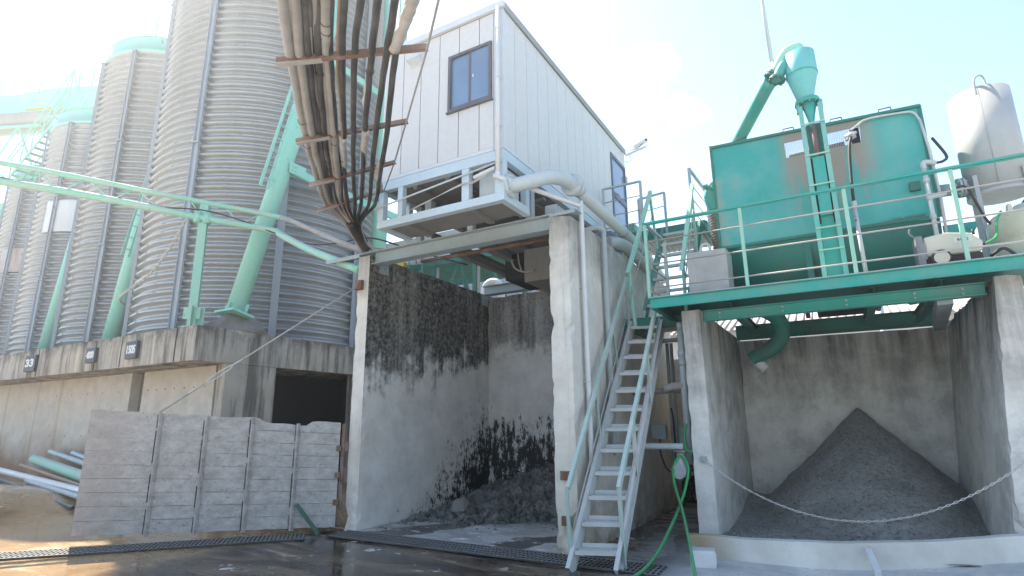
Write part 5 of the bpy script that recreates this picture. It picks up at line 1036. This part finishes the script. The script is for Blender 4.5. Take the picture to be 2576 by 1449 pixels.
# S-bend discharge into the sand bay
t = thing('outlet_pipe', (-.9, 10.2, 3.2), 'fat teal S bend pipe hanging under the platform with a white spout', 'pipe')
m = MB(); m.tube(curve_pts([(-1.12, 9.9, 3.42), (-.93, 9.95, 3.36), (-.74, 10.05, 3.22), (-.70, 10.15, 2.98), (-.86, 10.25, 2.78), (-1.12, 10.35, 2.66), (-1.22, 10.38, 2.60)], 8), .125, 20); m.build('s_bend', paint('muddy_teal', (.012, .22, .17), (.17, .15, .13), .7, .55, 3.2, .15), t)
m = MB(); m.tube([(-1.22, 10.38, 2.62), (-1.03, 10.40, 2.42)], .085, 16); m.build('spout', M['white_pvc'], t)
t = thing('motor_housing', (.2, 10.9, 3.4), 'black motor housing seen above the rear girder', 'motor')
m = MB(); m.box(-.16, 10.15, 3.345, .66, 11.2, 3.95); m.build('casing', M['dark_inside'], t); m = MB(); m.box(-.35, 11.05, 3.335, -.28, 11.1, 4.0); m.build('bracket', M['rust'], t); m = MB(); m.bar((.72, 10.9, 3.33), (.92, 11.0, 3.9), .06, .05); m.build('bracket', M['rust'], t)  # casing made deeper than the motor needs, to block sun rays
m = MB(); m.prism([(1.05, 11.0, 3.52), (1.2, 11.0, 3.42), (1.38, 11.0, 3.44), (1.48, 11.0, 3.62), (1.48, 11.0, 3.8), (1.05, 11.0, 3.8)], (0, .2, 0)); tag(m.build('hanging_motor', M['teal_dark'], loc=(1.2, 11, 3.5)), 'dark green motor hanging right of the black motor housing', 'motor')

# ------------------------------------------------------------------ sand pile, kerb and things before the bay
ax_, ay_, ah = .22, 11.35, 1.78
def sand_h(x, y):
    r = math.hypot((x - ax_) * 1.02, (y - ay_) * .60); h = ah - .98 * r + .06 * noise.noise(V3((x * 2.2, y * 2.2, 0))) + .035 * noise.noise(V3((x * 5, y * 2.4, 7))) - max(0, .12 - r) * .3
    h2 = .12 + .05 * noise.noise(V3((x * 1.7, y * 1.7, 3))) + .22 * smooth01((abs(x) - 1.0) / .6) * smooth01((y - 9.4) / 1.6)
    k = 14; return math.log(math.exp(k * h) + math.exp(k * h2)) / k + .012 * noise.noise(V3((x * 9, y * 9, 1))) + .006 * noise.noise(V3((x * 27, y * 27, 1)))
m = MB(); NX, NY = 150, 170; vs = []
for j in range(NY + 1):
    y = 7.62 + (11.425 - 7.62) * j / NY; wl = -1.575 if y > 8.08 else -1.60; wr = 1.70 if y > 8.08 else 1.72
    for i in range(NX + 1): x = wl + (wr - wl) * i / NX; vs.append((x, y, sand_h(x, y) if y > 7.75 else min(sand_h(x, y), .14)))
m.add(vs, [(j * (NX + 1) + i, j * (NX + 1) + i + 1, (j + 1) * (NX + 1) + i + 1, (j + 1) * (NX + 1) + i) for j in range(NY) for i in range(NX)], True)
for k in range(2200):
    x = random.uniform(-1.5, 1.55); y = 11.2 - 3.3 * random.random() ** .8; r = random.choice((.007, .008, .010, .014, .02, .028)); z = sand_h(x, y); p = [(x + r * random.uniform(.6, 1.2) * dx, y + r * random.uniform(.6, 1.2) * dy, z + r * .5 + r * random.uniform(.5, 1) * dz) for dx, dy, dz in ((1, 0, 0), (-1, 0, 0), (0, 1, 0), (0, -1, 0), (0, 0, 1), (0, 0, -1))]
    m.add(p, [(0, 2, 4), (2, 1, 4), (1, 3, 4), (3, 0, 4), (2, 0, 5), (1, 2, 5), (3, 1, 5), (0, 3, 5)])
tag(m.build('sand_pile', M['sand'], loc=(ax_, 9.5, 0)), 'conical heap of damp grey sand filling the right bay', 'sand pile')
kp = [(-1.86, 7.52, -.02), (-1.36, 7.44, .0), (-.75, 7.42, .015), (-.28, 7.44, .04), (.45, 7.56, .09), (1.0, 7.72, .14), (1.55, 7.92, .19), (2.6, 8.25, .24), (4, 8.6, .26)]
cp = curve_pts(kp, 8); m = MB(); vs = []
for i, p in enumerate(cp):
    n1 = .012 * noise.noise(p * 3); w_ = .15; h = .235 + n1
    vs += [p + V3((.02, 0, -.03)), p + V3((.0, .02 + n1, h - .015)), p + V3((0, .035 + n1, h)), p + V3((0, w_, h + .004)), p + V3((0, w_ + .01, -.03))]
N = len(cp); m.add(vs, [(0, 1, 2, 3, 4), tuple(5 * (N - 1) + k for k in (4, 3, 2, 1, 0))] + [(5 * i + k, 5 * i + 5 + k, 5 * i + 5 + (k + 1) % 5, 5 * i + (k + 1) % 5) for i in range(N - 1) for k in range(5)])
n = NB('painted_kerb'); a = n.noise(.8, 7, .6); b_ = n.noise(8, 7, .7)
c = n.mix(n.mr(a, .42, .62), (.70, .68, .62), (.52, .49, .43)); c = n.mix(n.op('MULTIPLY', n.mr(n.x, -1.2, -1.7), .8), c, (.40, .28, .15)); c = n.mix(n.mr(b_, .62, .72, 0, .5), c, (.18, .17, .15))
tag(m.build('concrete_kerb', n.fin(c, .75, b_, .4, .01), loc=(0, 7.5, 0)), 'low white washed kerb holding back the sand', 'kerb')
o = rough_box(-.14, -.115, 0, .14, .115, .175, step=.03, chip=.02, seed=31).build('white_block', M['white_paint']); o.location = (-1.575, 7.02, .004); o.rotation_euler = (0, 0, .25); tag(o, 'chipped white concrete block standing by the kerb end', 'block')
m = MB(); m.bar((.055, 7.46, .24), (.11, 7.08, .09), .06, .05); tag(m.build('white_batten', M['white_paint'], loc=(.1, 7.2, .1)), 'short white batten propped against the kerb', 'batten')
t = thing('barrier_chain', (-1.66, 8.06, 1.09), 'pale chain hanging across the mouth of the sand bay', 'chain')
cpts = []
for i in range(41): f = i / 40; x = -1.68 + f * 3.27; cpts.append((x, 7.98, 1.09 + .045 * f - .66 * (1 - (2 * f - 1) ** 2) * (1 + .04 * (1 - f))))
m = MB(); links(m, cpts, .040, .0046); m.build('links', M['chain'], t)
m = MB(); m.box(-1.73, 8.045, 1.05, -1.65, 8.079, 1.13); m.tube([(-1.69, 8.0, 1.09), (-1.69, 8.05, 1.09)], .018, 8); m.build('anchor_plate', M['grey_paint'], t)
# valve with green hose in the passage
t = thing('water_valve', (-2.02, 8.05, .93), 'grey flanged valve with a red handwheel in the passage', 'valve')
m = MB(); m.lathe([(.10, -.02), (.10, .02)], (-2.01, 7.98, .93), 24, (0, 1, 0), smooth=False)
for k in range(4): a = .8 + k * 1.57; m.tube([(-2.01 + .07 * math.cos(a), 7.94, .93 + .07 * math.sin(a)), (-2.01 + .07 * math.cos(a), 8.0, .93 + .07 * math.sin(a))], .016, 6)
m.tube([(-2.01, 8.0, .93), (-2.01, 8.35, .93)], .075, 16); m.lathe([(.085, .95), (.085, 1.0), (.05, 1.10), (.045, 1.16)], (-2.0, 8.05, 0), 16); m.build('body', M['grey_paint'], t)
m = MB(); ring = [(-2.0 + .07 * math.cos(a), 8.05 + .07 * math.sin(a), 1.185) for a in [2 * math.pi * k / 20 for k in range(21)]]; m.tube(ring, .013, 6, caps=False); m.bar((-2.07, 8.05, 1.185), (-1.93, 8.05, 1.185), .02, .012); m.build('handwheel', paint('faded_red', (.36, .14, .12), (.4, .35, .32), .6), t)
m = MB(); m.tube(curve_pts([(-1.30, 5.55, .02), (-1.42, 6.0, .02), (-1.53, 6.4, .05), (-1.70, 6.95, .27), (-1.90, 7.55, .50), (-2.05, 7.88, .72), (-2.085, 7.94, .90), (-2.05, 7.98, 1.05), (-1.98, 8.0, 1.13), (-1.91, 7.99, 1.06), (-1.885, 7.95, .92), (-1.95, 7.85, .63), (-1.985, 7.35, .36), (-2.03, 6.75, .12), (-2.08, 6.2, .025), (-2.2, 5.7, .02), (-2.3, 5.2, .02)], 10), .019, 10)
tag(m.build('garden_hose', M['hose_green'], loc=(-2, 7.5, 0)), 'bright green hose looped over the valve and trailing onto the ground', 'hose')
m = MB(); m.tube(curve_pts([(-1.93, 8.25, 1.55), (-1.96, 8.22, 1.40), (-1.94, 8.15, 1.22), (-1.88, 8.12, 1.18), (-1.84, 8.12, 1.18)], 6), .018, 8); tag(m.build('hose_end', M['hose_green'], loc=(-1.9, 8.2, 1.2)), 'short end of green hose hooked behind the handwheel', 'hose')
t = thing('passage_pipes', (-1.95, 8.3, 1.2), 'grey riser pipe with elbows on the left side of the sand bay wall', 'pipe')
m = MB(); m.tube([(-1.93, 8.3, 1.0), (-1.925, 8.3, 2.2), (-1.915, 8.3, 2.95)], .05, 14); m.tube([(-1.915, 8.3, 2.92), (-1.915, 8.3, 3.0)], .055, 14)
for z in (2.42, 2.55): m.lathe([(.06, -.05), (.06, .05)], (-1.92, 8.3, z), 14)
m.build('riser', M['grey_paint'], t)
m = MB(); m.tube(curve_pts([(-1.93, 8.3, 2.08), (-2.05, 8.3, 2.08), (-2.16, 8.3, 2.06), (-2.2, 8.35, 2.06), (-2.22, 8.7, 2.06)], 5), .055, 12); m.build('branch', M['cable_grey'], t)
m = MB(); m.tube([(-2.9, 9.0, 2.05), (-1.95, 8.9, 2.05)], .045, 10); m.build('branch', M['cable_grey'], t)
m = MB(); m.tube([(-2.4, 8.9, 2.83), (-1.9, 8.85, 2.83)], .035, 10); m.build('branch', M['cable_grey'], t)
m = MB(); m.tube([(-2.0, 8.6, 1.0), (-1.985, 8.6, 2.95)], .04, 10); m.tube([(-2.52, 9.75, .6), (-2.5, 9.75, 2.9)], .03, 8); m.tube([(-2.45, 9.75, .6), (-2.43, 9.75, 2.9)], .03, 8); m.build('conduit', M['grey_paint'], t)
m = MB(); m.box(-2.80, 9.5, 1.30, -2.56, 9.62, 1.53); tag(bevel(m.build('switch_box', M['grey_paint'], loc=(-2.7, 9.5, 1.3)), .01), 'small dark grey switch box in the passage behind the stair', 'box')
m = MB(); m.box(-2.45, 9.8, .95, -2.28, 9.95, 1.50); tag(bevel(m.build('meter_box', M['white_pvc'], loc=(-2.4, 9.8, 1)), .01), 'pale upright meter box deep in the passage', 'box')
m = MB(); m.tube(curve_pts([(-2.66, 9.48, 1.30), (-2.66, 9.45, 1.1), (-2.58, 9.45, .85), (-2.48, 9.5, .8), (-2.44, 9.55, 1.0), (-2.45, 9.6, 1.6), (-2.47, 9.6, 1.8)], 6), .014, 6); tag(m.build('loose_cable', M['dark'], loc=(-2.6, 9.5, 1)), 'black cable looping below the switch box', 'cable')
for z, lab in ((.94, 'rusty hinge plate, upper of two, on the front of the middle wall'), (.41, 'rusty hinge plate near the foot of the middle wall')):
    m = MB(); m.box(-3.16, 6.665, z - .055, -3.05, 6.715, z + .055); m.tube([(-3.04, 6.65, z - .06), (-3.04, 6.65, z + .06)], .018, 8); tag(m.build('hinge_plate', M['rust'], loc=(-3.1, 6.7, z)), lab, 'hinge', 'hinge plates on the middle wall')

# ------------------------------------------------------------------ rubble in the left bay
def toe(x): return 7.75 + .52 * (x + 6.36) + .25 * noise.noise(V3((x * 1.4, 0, 0)))
def rub(x, y):
    d = (y - toe(x)) / max(.3, 10.46 - toe(x)); return max(0, (.86 * max(0, d) ** 1.4 if d < 1 else .86) * (.42 + .58 * smooth01((x + 6.6) / 1.9))) + .05 * noise.noise(V3((x * 3, y * 3, 0)))
m = MB(); NX, NY = 60, 60; vs = []
for j in range(NY + 1):
    for i in range(NX + 1): x = -6.635 + 3.365 * i / NX; y = 7.5 + 2.965 * j / NY; vs.append((x, y, rub(x, y) - .02 if y > toe(x) else -.03))
m.add(vs, [(j * (NX + 1) + i, j * (NX + 1) + i + 1, (j + 1) * (NX + 1) + i + 1, (j + 1) * (NX + 1) + i) for j in range(NY) for i in range(NX)])
def rock(mb, c, s, sq=1.0):
    g = 1.618; base = [(0, 1, g), (0, -1, g), (0, 1, -g), (0, -1, -g), (1, g, 0), (-1, g, 0), (1, -g, 0), (-1, -g, 0), (g, 0, 1), (-g, 0, 1), (g, 0, -1), (-g, 0, -1)]
    F = [(0, 1, 8), (0, 8, 4), (0, 4, 5), (0, 5, 9), (0, 9, 1), (1, 6, 8), (8, 6, 10), (8, 10, 4), (4, 10, 2), (4, 2, 5), (5, 2, 11), (5, 11, 9), (9, 11, 7), (9, 7, 1), (1, 7, 6), (3, 6, 7), (3, 7, 11), (3, 11, 2), (3, 2, 10), (3, 10, 6)]
    mat = Matrix.Rotation(random.uniform(0, 6.28), 3, V3((random.uniform(-1, 1), random.uniform(-1, 1), random.uniform(-1, 1))).normalized()); sc = V3((random.uniform(.7, 1.3), random.uniform(.7, 1.3), random.uniform(.45, .9)))
    mb.add([V3(c) + (mat @ V3((p[0] * sc.x, p[1] * sc.y, p[2] * sc.z))) * (s / 1.9) * random.uniform(.78, 1.15) for p in base], F)
for k in range(3200):
    x = random.uniform(-6.55, -3.33); y0 = toe(x) - .2; y = y0 + (10.4 - y0) * random.random() ** .8; s = random.choice((.02, .022, .025, .03, .03, .035, .04, .05, .06, .085)); rock(m, (x, y, max(.01, rub(x, y)) + s * .15), s)
for k in range(160): x = random.uniform(-6.5, -3.4); y = toe(x) - random.random() ** 2 * .9; s = random.uniform(.012, .03); rock(m, (x, y, .01), s)
tag(m.build('rubble_heap', M['rubble'], loc=(-5, 9.5, 0)), 'dark heap of broken filter cake at the back of the left bay', 'rubble', kind='stuff')
for x, y, s, lab in ((-6.0, 8.55, .20, 'largest pale lump of filter cake at the foot of the rubble heap'), (-5.72, 8.50, .12, 'round pale lump right of the largest lump'), (-4.55, 9.75, .15, 'flat lump high on the right of the rubble heap')):
    m = MB(); rock(m, (x, y, max(0, rub(x, y)) + s * .45), s); tag(m.build('cake_lump', concrete('pale_cake', (.26, .25, .235)) if s > .18 else M['rubble'], loc=(x, y, 0)), lab, 'rock', 'large lumps on the rubble heap')

# ------------------------------------------------------------------ behind the bays
t = thing('cladding_shed', (-12, 18, 0), 'blue white ribbed shed wall glimpsed under the cabin', 'building')
m = MB()
for i in range(37): x = -20 + .3 * i; m.box(x, 18, 0, x + .2, 18.06, 9.2); m.box(x + .2, 18.04, 0, x + .3, 18.08, 9.2)
m.build('ribbed_wall', M['far_blue'], t); m = MB(); m.box(-20.2, 17.9, 9.201, -8.8, 18.3, 9.4); m.build('roof_edge', M['grey_paint'], t)
t = thing('green_frame', (-10.5, 14, 0), 'dark green steel frame with posts and braces behind the left bay', 'steel frame')
for x, mat in ((-11.6, 'mint_worn'), (-10.94, 'teal'), (-9.35, 'teal'), (-7.6, 'teal'), (-12.4, 'teal_dark')):
    m = MB(); m.bar((x, 14, 0), (x, 14, 6.6), .13, .13, (0, 1, 0)); m.build('post', M['teal_dark'], t); m = MB(); m.bar((x + .13, 14, 0), (x + .13, 14, 6.5), .08, .05, (0, 1, 0)); m.build('post_edge', M['cable_grey'], t)
m = MB(); m.box(-12.6, 13.9, 6.55, -4.2, 16.5, 6.75); m.build('roof_slab', M['teal_dark'], t)
m = MB(); m.bar((-10.15, 14.1, 6.55), (-10.6, 14.1, 5.0), .08, .05); m.bar((-9.95, 14.1, 6.5), (-9.5, 14.1, 5.0), .1, .06); m.bar((-8.9, 14.1, 6.5), (-8.2, 14.1, 5.0), .1, .06); m.build('brace', M['teal_dark'], t)
m = MB()
for x in (-10.3, -9.85): m.tube(curve_pts([(x - .16, 13.9, 5.0), (x - .16, 13.9, 5.75), (x, 13.9, 5.92), (x + .16, 13.9, 5.75), (x + .16, 13.9, 5.0)], 6), .03, 8)
m.build('hoop', M['teal_dark'], t)
m = MB(); m.bar((-11.3, 13.8, 5), (-11.3, 13.8, 7), .04, .04, (0, 1, 0)); m.bar((-11.85, 13.8, 5), (-11.85, 13.8, 7.2), .04, .04, (0, 1, 0))
for i in range(7): m.tube([(-11.85, 13.8, 5.2 + .3 * i), (-11.3, 13.8, 5.2 + .3 * i)], .015, 6)
m.build('ladder', M['teal'], t)
m = MB(); m.tube(curve_pts([(-7.72, 12, 4.6), (-7.70, 12, 5.0), (-7.6, 12, 5.13), (-7.45, 12, 5.16), (-7.3, 12, 5.1), (-7.22, 12, 4.95), (-7.2, 12, 4.5)], 6), .09, 14); tag(m.build('white_pipe_bend', M['white_pvc'], loc=(-7.5, 12, 4.5)), 'white pipe bend above the rear corner of the left bay', 'pipe')
t = thing('tiled_house', (1, 22, 0), 'distant house with weathered tile roof seen under the platform', 'house')
m = MB(); m.box(-6, 22.6, 0, 9, 27, 4.9); m.build('wall', M['white_paint'], t)
m = MB(); m.prism([(-6.5, 22, 4.85), (-6.5, 24.8, 5.85), (-6.5, 24.8, 5.78), (-6.5, 22, 4.75)], (16, 0, 0))
for i in range(60): x = -6.4 + .265 * i; m.tube([(x, 22, 4.87), (x, 24.8, 5.87)], .05, 6)
m.build('roof', M['roof_tile'], t)
m = MB(); m.tube([(1.45, 21, 0), (1.45, 21, 6.5)], .09, 8); tag(m.build('utility_pole', M['pipe_grey'], loc=(1.45, 21, 0)), 'thin grey pole in front of the tile roof', 'pole')

# ------------------------------------------------------------------ thin haze added to stand in for lens glare
m = MB(); m.box(-330, -330, -1.0, 330, 330, 26.0)
hz = bpy.data.materials.new('glare_haze'); hz.use_nodes = True; hz.node_tree.nodes.clear()
ho = hz.node_tree.nodes.new('ShaderNodeOutputMaterial'); hv = hz.node_tree.nodes.new('ShaderNodeVolumePrincipled')
hv.inputs['Color'].default_value = (.95, .97, 1, 1); hv.inputs['Density'].default_value = .0026; hv.inputs['Anisotropy'].default_value = .6
hz.node_tree.links.new(hv.outputs[0], ho.inputs['Volume'])
hb = m.build('haze', hz); hb['kind'] = 'stuff'
